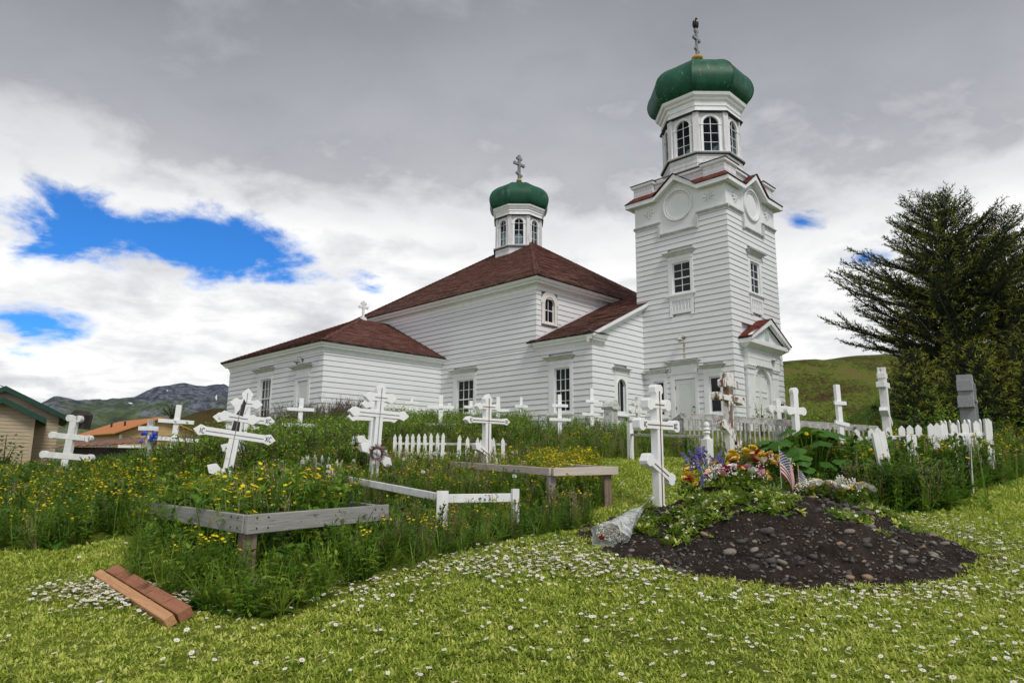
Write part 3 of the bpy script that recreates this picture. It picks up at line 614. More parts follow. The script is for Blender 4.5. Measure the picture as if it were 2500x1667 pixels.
def stain():
    m, w, out = newmat('rust_stain'); tc = w.n('ShaderNodeTexCoord').outputs['Object']; n = w.noise(w.vmap(tc, (9, 9, .8)), 3, 5, .6)
    b = w.n('ShaderNodeBsdfPrincipled', i_Roughness=.7); b.inputs['Base Color'].default_value = (.42, .29, .09, 1); t = w.n('ShaderNodeBsdfTransparent')
    w.nt.links.new(w.n('ShaderNodeMixShader', i_0=w.math('MULTIPLY', w.smooth(n, .40, .66), .75), i_1=t.outputs[0], i_2=b.outputs[0]).outputs[0], out.inputs[0])
    f = F('a', 0); mb = MB(); zs = [6.5, 6.2, 5.95, 5.8]
    for i, z in enumerate(zs): mb.v += [f(-2.11, .0295, z), f(-2.02, .0295, z)]
    mb.f = [(2*i, 2*i+1, 2*i+3, 2*i+2) for i in range(3)]; mb.mi = [0]*3; mb.obj('rust_stain', 'rust_stain', church)
stain()
# cornices of nave, vestibule and annex
def cornice(path, ze, over, mat='white_trim', closed=False, name='cornice', fz=.45):
    prof = [(-.03, ze-fz), (.045, ze-fz), (.05, ze-.30), (.08, ze-.29), (.09, ze-.24), (over*.62, ze-.22), (over*.66, ze-.15), (over*.8, ze-.135), (over, ze-.01), (-.03, ze-.01)]
    return sweep(path, prof, closed).obj(name, mat, church)
cornice([(UNL, VA), (UN, VA), (UN, 2*AX-VA), (UNL, 2*AX-VA)], 9.36, .5, closed=True)
cornice([(UN+.01, VA), (UV_, VA), (UV_, VA+.62)], 6.62, .30, fz=.36)
c = .3; f = F('b', UV_)
mb = MB()
for o1, dz0, dz1 in ((.30, -.02, -.16), (.20, -.16, -.25), (.06, -.25, -.36)):
    P = []
    for v in (VA-.28, 0.09): z = 6.66+.48*(v-(VA-.3)); P.append((v, z))
    (v0, z0), (v1, z1) = P; mb.add([f(v0, -.03, z0+dz1), f(v1, -.03, z1+dz1), f(v1, o1, z1+dz1), f(v0, o1, z0+dz1), f(v0, -.03, z0+dz0), f(v1, -.03, z1+dz0), f(v1, o1, z1+dz0), f(v0, o1, z0+dz0)], [(0,3,2,1), (4,5,6,7), (0,1,5,4), (1,2,6,5), (2,3,7,6), (3,0,4,7)])
mb.obj('rake_board', 'white_trim', church)
cornice([(UAL, VA), (UAL, VAA), (UA, VAA), (UA, VA)], 6.60, .34, fz=.4)
# roofs
ze, ov, pt = 9.37, .52, .70; nx0, nx1, ny0, ny1 = UNL-ov, UN+ov, VA-ov, 2*AX-VA+ov; hw = (ny1-ny0)/2; zr = ze+pt*hw
roof = MB().box(nx0+.3, nx1-.3, ny0+.3, ny1-.3, ze-.09, ze-.03).obj('nave_roof', 'dark_roof', church)
roof_slope((nx0, ny0, ze), (nx1, ny0, ze), (nx0+hw, AX, zr), (nx1-hw, AX, zr), parent=roof)
roof_slope((nx1, ny0, ze), (nx1, ny1, ze), (nx1-hw, AX, zr), (nx1-hw, AX, zr), parent=roof)
roof_slope((nx1, ny1, ze), (nx0, ny1, ze), (nx1-hw, AX, zr), (nx0+hw, AX, zr), parent=roof, course=.5)
roof_slope((nx0, ny1, ze), (nx0, ny0, ze), (nx0+hw, AX, zr), (nx0+hw, AX, zr), parent=roof, course=.5)
ridge_cap((nx1, ny0, ze+.03), (nx1-hw, AX, zr+.03), parent=roof); ridge_cap((nx0, ny0, ze+.03), (nx0+hw, AX, zr+.03), parent=roof)
vo = VA-.32; zv = 6.64; zvr = zv+.48*(AX-vo)
roof = MB().box(UN+.1, UV_-.2, VA+.3, 2*AX-VA-.3, 6.5, 6.55).obj('vestibule_roof', 'dark_roof', church)
roof_slope((UN-.28, vo, zv), (UV_+.30, vo, zv), (UN-.28, AX, zvr), (UV_+.30, AX, zvr), parent=roof); roof_slope((UV_+.30, 2*AX-vo, zv), (UN-.4, 2*AX-vo, zv), (UV_+.30, AX, zvr), (UN-.4, AX, zvr), parent=roof, course=.5)
f = F('b', UV_); mb = MB(); mb.add([f(VA-.33, .32, 6.63), f(VA+.70, .32, 6.63), f(VA+.70, -.0, 6.78), f(VA-.33, -.0, 6.78), f(VA-.33, .32, 6.66), f(VA+.70, .32, 6.66), f(VA+.70, 0, 6.82), f(VA-.33, 0, 6.82)], [(0,3,2,1), (4,5,6,7), (0,1,5,4), (1,2,6,5), (2,3,7,6), (3,0,4,7)]); mb.obj('return_roof', 'dark_roof', roof)
mb = MB(); mb.add([(UN+.03, v, 6.64+.48*(v-vo)+dz) for v, dz in ((VA-.02, .0), (2.0, .0), (2.0, .10), (VA-.02, .10))], [(0, 1, 2, 3)]); mb.obj('flashing', 'old_trim', roof)
ax0, ax1, ay = UAL-.36, UA+.36, VAA-.36; ah = (ax1-ax0)/2; am = (ax0+ax1)/2; az_ = 6.60; azr = az_+.48*ah
roof = MB().box(ax0+.4, ax1-.4, ay+.4, VA+.2, az_-.1, az_-.05).obj('annex_roof', 'dark_roof', church)
roof_slope((ax0, ay, az_), (ax1, ay, az_), (am, ay+ah, azr), (am, ay+ah, azr), parent=roof)
roof_slope((ax1, ay, az_), (ax1, VA, az_), (am, ay+ah, azr), (am, VA, azr), parent=roof); roof_slope((ax0, VA, az_), (ax0, ay, az_), (am, VA, azr), (am, ay+ah, azr), parent=roof, course=.5)
ridge_cap((ax1, ay, az_+.03), (am, ay+ah, azr+.03), parent=roof); ridge_cap((ax0, ay, az_+.03), (am, ay+ah, azr+.03), parent=roof)
def roof_cross(x, y, z, H, bars, wd, mat, parent, rot=0, foot=None):
    """small three-bar cross standing on a roof; bars (height share, half length, tilt)"""
    P = MB().box(-wd/2, wd/2, -wd*.45, wd*.45, 0, H).obj('roof_cross', mat, parent, loc=(x, y, z), rot=(0, 0, rot))
    for hh, hl, tl in bars:
        c, s = math.cos(tl), math.sin(tl); e = wd*.5; mb = MB()
        poly = [(-hl, -e*.2), (-hl+e*.5, -e*1.5), (-hl+e*1.6, -e), (hl-e*1.6, -e), (hl-e*.5, -e*1.5), (hl, -e*.2), (hl, e*.2), (hl-e*.5, e*1.5), (hl-e*1.6, e), (-hl+e*1.6, e), (-hl+e*.5, e*1.5), (-hl, e*.2)]
        mb.prism([(px*c-pz*s, px*s+pz*c+hh*H) for px, pz in poly], -wd*.5, wd*.5); mb.obj('bar', mat, P)
    if foot: MB().prism([(-foot, -.12), (foot, -.12), (foot*.5, .1), (-foot*.5, .1)], -.12, .12).obj('foot', mat, P)
    return P
roof_cross(am+.02, ay+ah+.1, azr, .95, ((.86, .16, 0), (.66, .28, 0)), .10, 'white_trim', roof, rot=math.pi/2, foot=.2)
# domes and lanterns
def octa(r, z0, z1, name, mat, parent, prof=None): return MB().lathe(prof or [(r, z0), (r, z1)], 8, c=(0, 0), split=True).obj(name, mat, parent)
def lantern(cx, cy, a, zb, zs_, zt, corn, dome, ball, cr, base_z, name, wfr=.5):
    """eight-sided lantern: boarded base, corner posts, arched windows, cornice, onion dome, ball and cross"""
    L = MB().lathe([(a+.05, base_z), (a+.05, zb-.10)], 8, split=True).obj(name, 'old_trim', church, loc=(cx, cy, 0))
    n = int((zb-.12-base_z)/.2); hwf = a*math.tan(math.pi/8)
    for i in range(n): z = zb-.12-.2*(i+1); MB().lathe([(a+.068, z+.012), (a+.058, z+.198)], 8, split=True).obj('base_board', 'old_trim', L)
    MB().lathe([(a+.06, zb-.115), (a+.13, zb-.10), (a+.17, zb-.05), (a+.17, zb-.02), (a-.05, zb+.01)], 8, split=True).obj('sill', 'old_trim', L)
    MB().lathe([(a-.05, zt-.022), (a+.155, zt-.022), (a+.155, zt-.001), (a-.05, zt-.001)], 8, split=True).obj('drip_edge', 'dark_roof', L); MB().lathe([(a+.05, zb-.135), (a+.16, zb-.118), (a+.16, zb-.102), (a+.06, zb-.101)], 8, split=True).obj('drip_edge', 'dark_roof', L)
    ow = hwf*wfr; zs = zt-.20-ow; f = lambda s, o, z: (a+o, s, z)
    pm = arch_panel(f, 0, hwf-.01, zb, zt, ow, zs, zb+.06, -.10, -.02).mesh('window', 'old_trim')
    rm = ring(f, 0, zs, ow+.015, ow+.11, -.02, .03).mesh('arch_trim', 'white_trim')
    cms = []
    for s_ in (-1, 1): cm = MB(); fbox(cm, f, s_*(ow+.062)-.05, s_*(ow+.062)+.05, -.02, .025, zb+.02, zs-.068); fbox(cm, f, s_*(ow+.062)-.075, s_*(ow+.062)+.075, -.02, .045, zs-.068, zs-.002); cms.append(cm.mesh('pilaster', 'white_trim'))
    gm = MB(); t = .014
    fbox(gm, f, -t, t, -.07, -.045, zb+.06, zs+ow)
    hs = [zb+.06+(zs-zb-.06)*k/3 for k in (1, 2, 3)]
    for z in hs: fbox(gm, f, -ow, ow, -.068, -.047, z-t*.8, z+t*.8)
    gm = gm.mesh('glazing_bar', 'old_trim')
    q = MB(); pts = [(-ow, zb+.06)] + [(ow*math.cos(math.pi-math.pi*i/12), zs+ow*math.sin(math.pi*i/12)) for i in range(13)] + [(ow, zb+.06)]; q.prism(pts, 0, 1, fn=lambda x, y, z: f(x, -.062+.004*y, z)); qm = q.mesh('pane', 'glass_clear')
    kv = a/math.cos(math.pi/8); pw = .085*a/1.25+.02
    po = MB().box(kv-.10, kv+.035, -pw, pw, zb+.01, zt).mesh('corner_post', 'old_trim')
    for k in range(8):
        r = (0, 0, k*math.pi/4); wo = link('window', pm, L, None, r)
        for nm, me in (('arch_trim', rm), ('pilaster', cms[0]), ('pilaster', cms[1]), ('glazing_bar', gm), ('pane', qm)): link(nm, me, wo)
        link('corner_post', po, L, None, (0, 0, (k+.5)*math.pi/4))
    MB().lathe([(a-.05, zt)]+[(a+o, zt+z) for o, z in corn], 8, split=True).obj('cornice', 'white_trim', L)
    MB().lathe([(a-.12, zt+.05), (.02, zt+.06)], 8, split=True).obj('ceiling', 'dark_inside', L); MB().lathe([(.02, zb+.02), (a-.1, zb+.02)], 8, split=True).obj('floor', 'dark_inside', L)
    D = MB().lathe(dome, 8, split=True, sub=1).obj('dome', 'dome_green', L, True)
    seams = MB()
    for k in range(8):
        an = (k+.5)*math.pi/4
        seams.tube([((r/math.cos(math.pi/8)+.004)*math.cos(an), (r/math.cos(math.pi/8)+.004)*math.sin(an), z) for r, z in dome], .014, 5)
    seams.obj('seam', 'dome_green', D, True)
    MB().lathe(ball, 16).obj('ball', 'gold', L, True)
    return L
def smoothp(P, n=4):
    out = []
    for i in range(len(P)-1):
        p0, p1, p2, p3 = P[max(i-1, 0)], P[i], P[i+1], P[min(i+2, len(P)-1)]
        for k in range(n):
            t = k/n; out.append(tuple(.5*((2*b)+(-a+c)*t+(2*a-5*b+4*c-d)*t*t+(-a+3*b-3*c+d)*t**3) for a, b, c, d in zip(p0, p1, p2, p3)))
    return out+[P[-1]]
L1 = lantern(-2.125, AX, 1.52, 14.66, 0, 16.46, [(.10, .0), (.14, .02), (.10, .05), (.05, .06), (.05, .26), (.09, .27), (.09, .30), (.07, .31), (.07, .48), (.16, .52), (.18, .60), (.28, .66), (.32, .78), (.1, .80)],
        smoothp([(1.72, 17.22), (1.98, 17.42), (2.12, 17.72), (2.13, 18.05), (1.98, 18.45), (1.62, 18.84), (1.10, 19.16), (.62, 19.38), (.34, 19.52), (.21, 19.68), (.17, 19.86)]), [(.0, 19.80), (.2, 19.83), (.26, 19.90), (.26, 19.95), (.19, 20.02), (0, 20.05)], None, 13.7, 'bell_lantern')
roof_cross(0, 0, 20.03, 1.40, ((.90, .13, 0), (.62, .30, 0), (.22, .19, -.5)), .11, 'grey_metal', L1, rot=math.pi/2)
L2 = lantern(-13.42, AX, 1.20, 13.28, 0, 14.95, [(.08, 0), (.11, .02), (.06, .04), (.05, .22), (.09, .23), (.07, .30), (.12, .36), (.16, .44), (.20, .48), (.22, .56), (.05, .57)],
        smoothp([(1.32, 15.45), (1.50, 15.62), (1.60, 15.90), (1.60, 16.18), (1.47, 16.50), (1.18, 16.78), (.78, 17.00), (.42, 17.14), (.25, 17.24), (.13, 17.36)]), [(0, 17.34), (.10, 17.35), (.15, 17.41), (.15, 17.46), (.1, 17.52), (0, 17.55)], None, 11.7, 'cupola', .46)
roof_cross(0, 0, 17.52, 1.43, ((.86, .20, 0), (.62, .42, 0), (.20, .24, -.45)), .13, 'grey_metal', L2, rot=math.pi/2)
# tower top: smooth frieze, stepped moulding, medallions, eaves with gablets, attic
def tower_side(k):
    """one of the tower's four crowning sides, drawn in the frame of the 'a' wall"""
    def f(s, o, z):
        x, y = s+2.125, -2.125-o
        c, sn = math.cos(k*math.pi/2), math.sin(k*math.pi/2); return (x*c-y*sn-2.125, x*sn+y*c+2.125, z)
    T = -4.25; c = -2.125; vis = k in (0, 1)
    P = MB(); e0 = T+(.011 if k % 2 else -.0); 
    pts = [(T, 11.74), (c-.83, 11.74), (c-.83, 11.18), (c+.83, 11.18), (c+.83, 11.74), (0, 11.74), (0, 12.76), (c+1.04, 12.76), (c, 13.42), (c-1.04, 12.76), (T, 12.76)]
    for quad in ([(T, 11.74), (c-.83, 11.74), (c-.83, 12.76), (T, 12.76)], [(c-.83, 11.18), (c+.83, 11.18), (c+.83, 12.76), (c-.83, 12.76)], [(c+.83, 11.74), (0, 11.74), (0, 12.76), (c+.83, 12.76)], [(c-1.04, 12.761), (c+1.04, 12.761), (c, 13.44)]):
        P.prism(quad, -.12, .005 if k % 2 else .007, fn=lambda x, y, z: f(x, y, z))
    fr = P.obj('frieze_panel', 'white_panel', church)
    mo = MB()
    def mold(s0, s1, z0, z1, vert=False):
        for q in ((.0, .03, 0), (.03, .06, .03), (.06, .085, .06)):
            pass
    def hm(s0, s1, z): fbox(mo, f, s0, s1, -.02, .12, z-.02, z+.03); fbox(mo, f, s0, s1, -.02, .07, z-.06, z-.021); fbox(mo, f, s0, s1, -.02, .04, z-.10, z-.061)
    hm(T-.0, c-.83, 11.74); hm(c+.83, .121 if k in (0, 2) else 0, 11.74); hm(c-.83, c+.83, 11.18)
    for sg in (-1, 1): x = c+sg*.83; fbox(mo, f, min(x, x-sg*.10), max(x, x-sg*.10), -.02, .083, 11.211, 11.71) if False else fbox(mo, f, min(x, x+sg*.09), max(x, x+sg*.09), -.02, .118, 11.09, 11.639)
    mo.obj('stepped_moulding', 'shaded_worn_trim', fr)
    def circ(r0, r1, o0, o1):
        n = 40; V = []; Fc = []
        for i in range(n):
            a = 2*math.pi*i/n
            for r, o in ((r0, o0), (r0, o1), ((r0+r1)/2, o1+.012), (r1, o1), (r1, o0)): V.append(f(c+r*math.cos(a), o, 12.30+r*math.sin(a)))
        for i in range(n):
            j = (i+1) % n
            for q in range(4): Fc.append((5*i+q, 5*i+q+1, 5*j+q+1, 5*j+q))
        return MB().add(V, Fc)
    m = circ(.60, .69, .0, .085); m2 = circ(.53, .58, .0, .045); b = len(m.v); m.add(m2.v, m2.f); m.obj('medallion', 'white_panel', fr, True)
    for sx in (-1.40, 1.40):
        q = MB(); cc = c+sx
        fbox(q, f, cc-.022, cc+.022, .0, .062, 12.30-.24, 12.30+.24); fbox(q, f, cc-.24, cc+.24, .0, .060, 12.30-.022, 12.30+.022)
        for s_ in (-1, 1):
            fbox(q, f, cc+s_*.09-.018, cc+s_*.09+.018, .0, .056, 12.30-.13, 12.30+.13); fbox(q, f, cc-.13, cc+.13, .0, .054, 12.30+s_*.09-.018, 12.30+s_*.09+.018)
            q.tube([f(cc+s_*.22, .0, 12.30), f(cc+s_*.22, .065, 12.30)], .034, 8); q.tube([f(cc, .0, 12.30+s_*.22), f(cc, .066, 12.30+s_*.22)], .034, 8)
            for t_ in (-1, 1): q.tube([f(cc+s_*.14, .0, 12.30+t_*.14), f(cc+s_*.14, .062, 12.30+t_*.14)], .026, 8)
        q.obj('cross_ornament', 'white_panel', fr)
    # eave fascia that climbs into a gablet
    e = .30; lo = [(T-e, 12.66), (c-1.02, 12.66), (c, 13.34), (c+1.02, 12.66), (e, 12.66)]; up = [(T-e, 12.84), (c-.93, 12.84), (c, 13.56), (c+.93, 12.84), (e, 12.84)]
    fa = MB()
    for i in range(4):
        a0, a1, b0, b1 = lo[i], lo[i+1], up[i], up[i+1]; fa.prism([a0, a1, b1, b0], .24, .30 if k % 2 else .302, fn=lambda x, y, z: f(x, y, z))
    fo = fa.obj('eave_fascia', 'white_trim', fr)
    so = MB(); so.add([f(T-e+.02, .26, 12.67), f(c-1.02, .26, 12.67), f(c-1.0, -.05, 12.71), f(T-.0, -.05, 12.71), f(c+1.02, .26, 12.67), f(e-.02, .26, 12.67), f(0, -.05, 12.71), f(c+1.0, -.05, 12.71), f(c, .26, 13.36), f(c, -.05, 13.38)], [(0,1,2,3), (4,5,6,7), (1,8,9,2), (8,4,7,9)]); so.obj('soffit', 'white_trim', fr)
    rf = roof_slope(f(T-e, e+.03, 12.85), f(c-1.0, e+.03, 12.85), f(T-.0, -.02, 13.20), f(c-.55, -.02, 13.20), 'skirt_roof', 'shingle_red', church, .11, .018, .03); roof_slope(f(c+1.0, e+.03, 12.85), f(e, e+.03, 12.85), f(c+.55, -.02, 13.20), f(.0, -.02, 13.20), 'skirt_roof', 'shingle_red', church, .11, .018, .03)
    pk = 13.60; roof_slope(f(c-1.02, -.02, 12.86), f(c-1.02, e+.06, 12.86), f(c, -.02, pk), f(c, e+.06, pk), 'gablet_roof', 'shingle_red', rf, .11, .018, .03); roof_slope(f(c+1.02, e+.06, 12.86), f(c+1.02, -.02, 12.86), f(c, e+.06, pk), f(c, -.02, pk), 'gablet_roof', 'shingle_red', rf, .11, .018, .03)
for k in range(4): tower_side(k)
at = MB().box(-4.07, -.18, .18, 4.07, 13.0, 13.56).obj('attic', 'old_trim', church)
for k in range(3):
    z = 13.05+k*.18; MB().lathe([(2.125-.18+.012, z+.012), (2.125-.18+.004, z+.175)], 4, c=(-2.125, 2.125), split=True).obj('board', 'old_trim', at)
for sx in (0, 1):
    for sy in (0, 1):
        x0, y0 = (-4.26 if sx == 0 else -.91), (-.01 if sy == 0 else 3.34); bl = MB().box(x0, x0+.92, y0, y0+.92, 12.95, 13.58)
        for k in range(3): z = 13.05+k*.18; bl.box(x0-.014, x0+.934, y0-.014, y0+.934, z+.014, z+.176)
        bl.obj('corner_block', 'old_trim', at); MB().box(x0-.10, x0+1.02, y0-.10, y0+1.02, 13.585, 13.68).box(x0-.06, x0+.98, y0-.06, y0+.98, 13.55, 13.584).obj('block_cornice', 'white_trim', at); MB().box(x0-.13, x0+1.05, y0-.13, y0+1.05, 13.681, 13.715).obj('block_roof', 'dark_roof', at)
MB().box(-4.17, -.08, .08, 4.17, 13.57, 13.675).obj('attic_cornice', 'white_trim', at)
MB().lathe([(2.125-.04, 13.68), (2.125-.04, 13.70), (1.5, 14.05)], 4, c=(-2.125, 2.125), split=True).obj('attic_roof', 'dark_roof', at)
# entrance portal on the tower's end wall
f = F('b', 0)
po = arch_panel(f, 2.125, .825, 2.6, 5.72, .68, 4.82, 2.6, -.1, .05).obj('portal', 'white_trim', church)
for a, b in ((.80, 1.30), (2.95, 3.45)): q = MB(); fbox(q, f, a, b, -.1, .14, 2.6, 5.42); bevel(q.obj('pilaster', 'white_trim', po), .01)
ring(f, 2.125, 4.82, .68, .82, .04, .10, 2.9).obj('arch_trim', 'white_trim', po)
for a, b in ((.74, 1.36), (2.89, 3.51)):
    cp = MB(); fbox(cp, f, a, b, -.05, .20, 5.421, 5.50); fbox(cp, f, a-.03, b+.03, -.05, .23, 5.501, 5.56); fbox(cp, f, a+.04, b-.04, -.05, .165, 5.20, 5.23); fbox(cp, f, a+.05, b-.05, -.05, .15, 5.15, 5.42); cp.obj('capital', 'white_trim', po)
en = MB(); fbox(en, f, .75, 3.50, -.05, .21, 5.561, 5.83); fbox(en, f, .74, 3.51, -.05, .225, 5.831, 5.86); fbox(en, f, .75, 3.50, -.05, .212, 5.861, 6.18)
crown(en, f, .42, 3.83, .22, .50, 6.181, 6.32, .05, .2); fbox(en, f, .42, 3.83, -.05, .50, 6.372, 6.48); en.obj('entablature', 'white_trim', po)
gb = MB(); gb.prism([(.55, 6.481), (3.70, 6.481), (2.125, 7.27)], -.05, .32, fn=lambda x, y, z: f(x, y, z)); gb.obj('pediment', 'white_panel', po)
rk = MB()
for sg in (-1, 1):
    A, B = (2.125+sg*1.70, 6.44), (2.125, 7.36); rk.prism([(A[0], A[1]-.02), (B[0], B[1]-.13), (B[0], B[1]+.06), (A[0], A[1]+.16)] if sg < 0 else [(A[0], A[1]+.16), (B[0], B[1]+.06), (B[0], B[1]-.13), (A[0], A[1]-.02)], .40, .56 if sg < 0 else .562, fn=lambda x, y, z: f(x, y, z))
rk.obj('rake_board', 'white_trim', po)
for sg in (-1, 1):
    a, b = f(2.125+sg*1.76, -.02, 6.54), f(2.125+sg*1.76, .60, 6.54); t0, t1 = f(2.125, -.02, 7.46), f(2.125, .60, 7.46)
    roof_slope(*((b, a, t1, t0) if sg > 0 else (a, b, t0, t1)), 'portal_roof', 'shingle_red', po, .11, .02, .04)
gw = MB(); fbox(gw, f, 1.90, 2.35, .30, .36, 6.52, 7.0); gw.obj('pediment_window', 'white_trim', po); MB().hexa([f(1.95, .355, 6.57), f(2.30, .355, 6.57), f(2.30, .368, 6.57), f(1.95, .368, 6.57), f(1.95, .355, 6.95), f(2.30, .355, 6.95), f(2.30, .368, 6.95), f(1.95, .368, 6.95)]).obj('pane', 'glass_green', po)
dl = MB(); fbox(dl, f, 1.44, 2.12, -.09, -.04, 2.6, 5.5); fbox(dl, f, 2.13, 2.81, -.09, -.04, 2.6, 5.5)
for a in (1.46, 2.15):
    for z0_, z1_ in ((3.0, 4.45), (4.60, 5.3)):
        fbox(dl, f, a+.06, a+.12, -.041, -.015, z0_, z1_); fbox(dl, f, a+.52, a+.58, -.041, -.015, z0_, z1_); fbox(dl, f, a+.12, a+.52, -.041, -.016, z0_, z0_+.06); fbox(dl, f, a+.12, a+.52, -.041, -.016, z1_-.06, z1_)
dl.obj('double_door', 'white_panel', po); hd = MB(); fbox(hd, f, 2.09, 2.15, -.03, .03, 3.5, 3.68); hd.obj('latch', 'black_metal', po)
gooseneck(f, 2.9, 6.0)
mb = MB(); fbox(mb, f, 3.72, 3.95, .02, .10, 3.7, 4.25); mb.obj('meter_box', 'black_metal', church)
# bird perched on the tower cross
bx, by = CX, CY+math.sqrt(2)*2.125
bird = thing('perched_bird', 'dark eagle perched on the cross above the bell tower dome', 'bird', (bx, by, 21.44), (0, 0, .3))
MB().blob((0, 0, .21), (.105, .125, .20), 10, 8).blob((0, -.05, .43), (.06, .07, .075), 10, 6).blob((0, .10, .07), (.05, .05, .16), 8, 6).obj('body', 'bird_dark', bird, True)
for s_ in (-1, 1): MB().blob((s_*.10, .02, .22), (.035, .10, .19), 8, 6).obj('wing', 'bird_dark', bird, True); MB().tube([(s_*.04, 0, .06), (s_*.04, -.01, -.02)], .012, 6).obj('leg', 'bird_yellow', bird)
MB().blob((0, -.115, .30), (.055, .03, .05), 8, 6).obj('breast_patch', 'bird_pale', bird, True); MB().tube([(0, -.11, .43), (0, -.15, .42), (0, -.165, .40)], [.02, .014, .004], 6).obj('beak', 'bird_yellow', bird)

# ------------------------------------------------------------------ graveyard: crosses
def bar_poly(L, h, ends='arrow', nL=None):
    """outline of a cross bar along x: half length L, half height h"""
    if ends == 'arrow':
        r = [(L-2.9*h, -h), (L-1.75*h, -1.38*h), (L-1.5*h, -1.38*h), (L, 0), (L-1.5*h, 1.38*h), (L-1.75*h, 1.38*h), (L-2.9*h, h)]
    elif ends == 'block':
        r = [(L-2.3*h, -h), (L-1.8*h, -1.5*h), (L-.6*h, -1.5*h), (L, -.9*h), (L, .9*h), (L-.6*h, 1.5*h), (L-1.8*h, 1.5*h), (L-2.3*h, h)]
    elif ends == 'round':
        r = [(L-2.2*h, -h)] + [(L-1.25*h+1.25*h*math.cos(t), 1.3*h*math.sin(t)) for t in np.linspace(-2.0, 2.0, 11)] + [(L-2.2*h, h)]
    else: r = [(L, -h), (L, h)]
    return r + [(-x, -z) for x, z in r]
def letters(parent, txt, x, z, y, hgt, mat='black_ink'):
    mb = MB(); w = hgt*.12
    def seg(a, b):
        a, b = Vector((a[0], 0, a[1])), Vector((b[0], 0, b[1])); d = (b-a).normalized(); n = Vector((-d.z, 0, d.x))*w*.5
        P = [a-n, b-n, b+n, a+n]; mb.add([(p.x+x, y-.0015, p.z+z) for p in P]+[(p.x+x, y+.002, p.z+z) for p in P], [(0,1,2,3), (7,6,5,4), (0,4,5,1), (1,5,6,2), (2,6,7,3), (3,7,4,0)])
    x0 = -hgt*.45
    for ch in txt:
        if ch == 'I': seg((x0+hgt*.1, -hgt/2), (x0+hgt*.1, hgt/2)); x0 += hgt*.38
        elif ch == 'X': seg((x0, -hgt/2), (x0+hgt*.5, hgt/2)); seg((x0, hgt/2), (x0+hgt*.5, -hgt/2)); x0 += hgt*.68
        elif ch == 'C':
            pt = [(x0+hgt*.28+hgt*.28*math.cos(t), hgt*.5*math.sin(t)) for t in np.linspace(.8, 5.5, 8)]
            for a, b in zip(pt, pt[1:]): seg(a, b)
            x0 += hgt*.68
    return mb.obj('lettering', mat, parent)
def cross(label, x, y, H, bars, w=.10, t=.09, yaw=40, lean=(0, 0), mat='cross_white', ends='arrow', line=None, text=None, sink=.25, group=None, zoff=0, top=True):
    """three-barred grave cross: post and bars are parts. bars: (height, half length, half height, tilt)"""
    c = thing('grave_cross', label, 'cross', (x, y, g(x, y)+zoff), (R(lean[0]), R(lean[1]), R(yaw)), group)
    h = w/2; y0, y1 = -t/2, t/2
    if ends == 'plain' or not top: pp = [(-h, -sink), (h, -sink), (h, H), (-h, H)]
    else:
        half = [(px, pz) for px, pz in bar_poly(1, h, ends)[:len(bar_poly(1, h, ends))//2]]       # the right-hand end, turned upright
        pp = [(-h, -sink), (h, -sink)] + [(-pz, H-1+px) for px, pz in half]
    bevel(MB().prism(pp, y0, y1).obj('post', mat, c), .004)
    for i, (z, hl, hh, tl) in enumerate(bars):
        q, s = math.cos(tl), math.sin(tl); e = .004+.001*i
        bevel(MB().prism([(px*q-pz*s, px*s+pz*q+z) for px, pz in bar_poly(hl, hh, ends)], y0-e, y1+e).obj('bar', mat, c), .004)
    if line:
        L = MB(); lw = .006; yf = y0-.0085
        L.box(-lw, lw, yf-.001, y0+.004, .02, H-.09)
        for i, (z, hl, hh, tl) in enumerate(bars):
            q, s = math.cos(tl), math.sin(tl); ll = hl-3.0*hh; P = [(-ll, -lw), (ll, -lw), (ll, lw), (-ll, lw)]
            L.prism([(px*q-pz*s, px*s+pz*q+z) for px, pz in P], yf-.002-.0005*i, y0)
        L.obj('painted_line', line, c)
    if text:
        z, hl, hh, tl = bars[text]; letters(c, 'IC', -hl+2.2*hh, z, y0-.0095, hh*1.25); letters(c, 'XC', hl-2.0*hh, z, y0-.0095, hh*1.25)
    return c
sl_ = -.46
cross('clean white three-barred cross with brown painted lines beside the fresh grave mound', 1.93, 9.2, 1.62, [(1.35, .255, .052, 0), (1.08, .44, .054, 0), (.50, .33, .054, -.50)], .115, .115, 42, mat='cross_white', ends='block', line='brown_line', text=1)
ca = cross('leaning white cross lettered IC and XC with a rotten top behind the grey frame', -4.47, 11.0, 1.36, [(1.05, .32, .060, 0), (.78, .62, .062, -.01), (.13, .34, .062, -.42)], .15, .11, 18, (0, 7), mat='cross_white', line='groove_grey', text=1)
MB().prism([(-.05, 1.1), (.06, 1.08), (.066, 1.30), (.02, 1.36), (.0, 1.2)], -.060, .060).prism([(-.07, .84), (.05, .84), (.04, .99), (-.06, 1.0)], -.0605, .06).prism([(-.06, -.1), (.072, -.1), (.074, .16), (.02, .05)], -.061, .061).obj('rotten_patch', 'dark_wood', ca)
cross('white cross standing close behind the leaning cross lettered IC and XC', -4.80, 12.3, 1.52, [(1.24, .28, .060, 0), (.96, .52, .062, 0), (.34, .36, .062, -.42)], .14, .11, 22, (0, 3), line='groove_grey', text=1)
cc = cross('plain white three-barred cross with a dried flower wreath on its post', -2.35, 12.0, 1.62, [(1.36, .30, .062, .0), (1.08, .55, .062, 0), (.38, .34, .062, -.50)], .135, .12, 32, (0, 2.5), line='groove_grey')
cross('white cross hidden close behind the cross with the wreath', -2.62, 13.1, 1.42, [(1.2, .25, .055, 0), (.95, .5, .055, 0), (.42, .36, .055, -.5)], .12, .10, 32)
cross('white cross with brown painted lines inside the beige timber frame', -.46, 13.0, 1.43, [(1.18, .285, .045, 0), (.92, .52, .048, 0), (.30, .36, .05, -.55)], .13, .12, 40, line='brown_line', text=1)
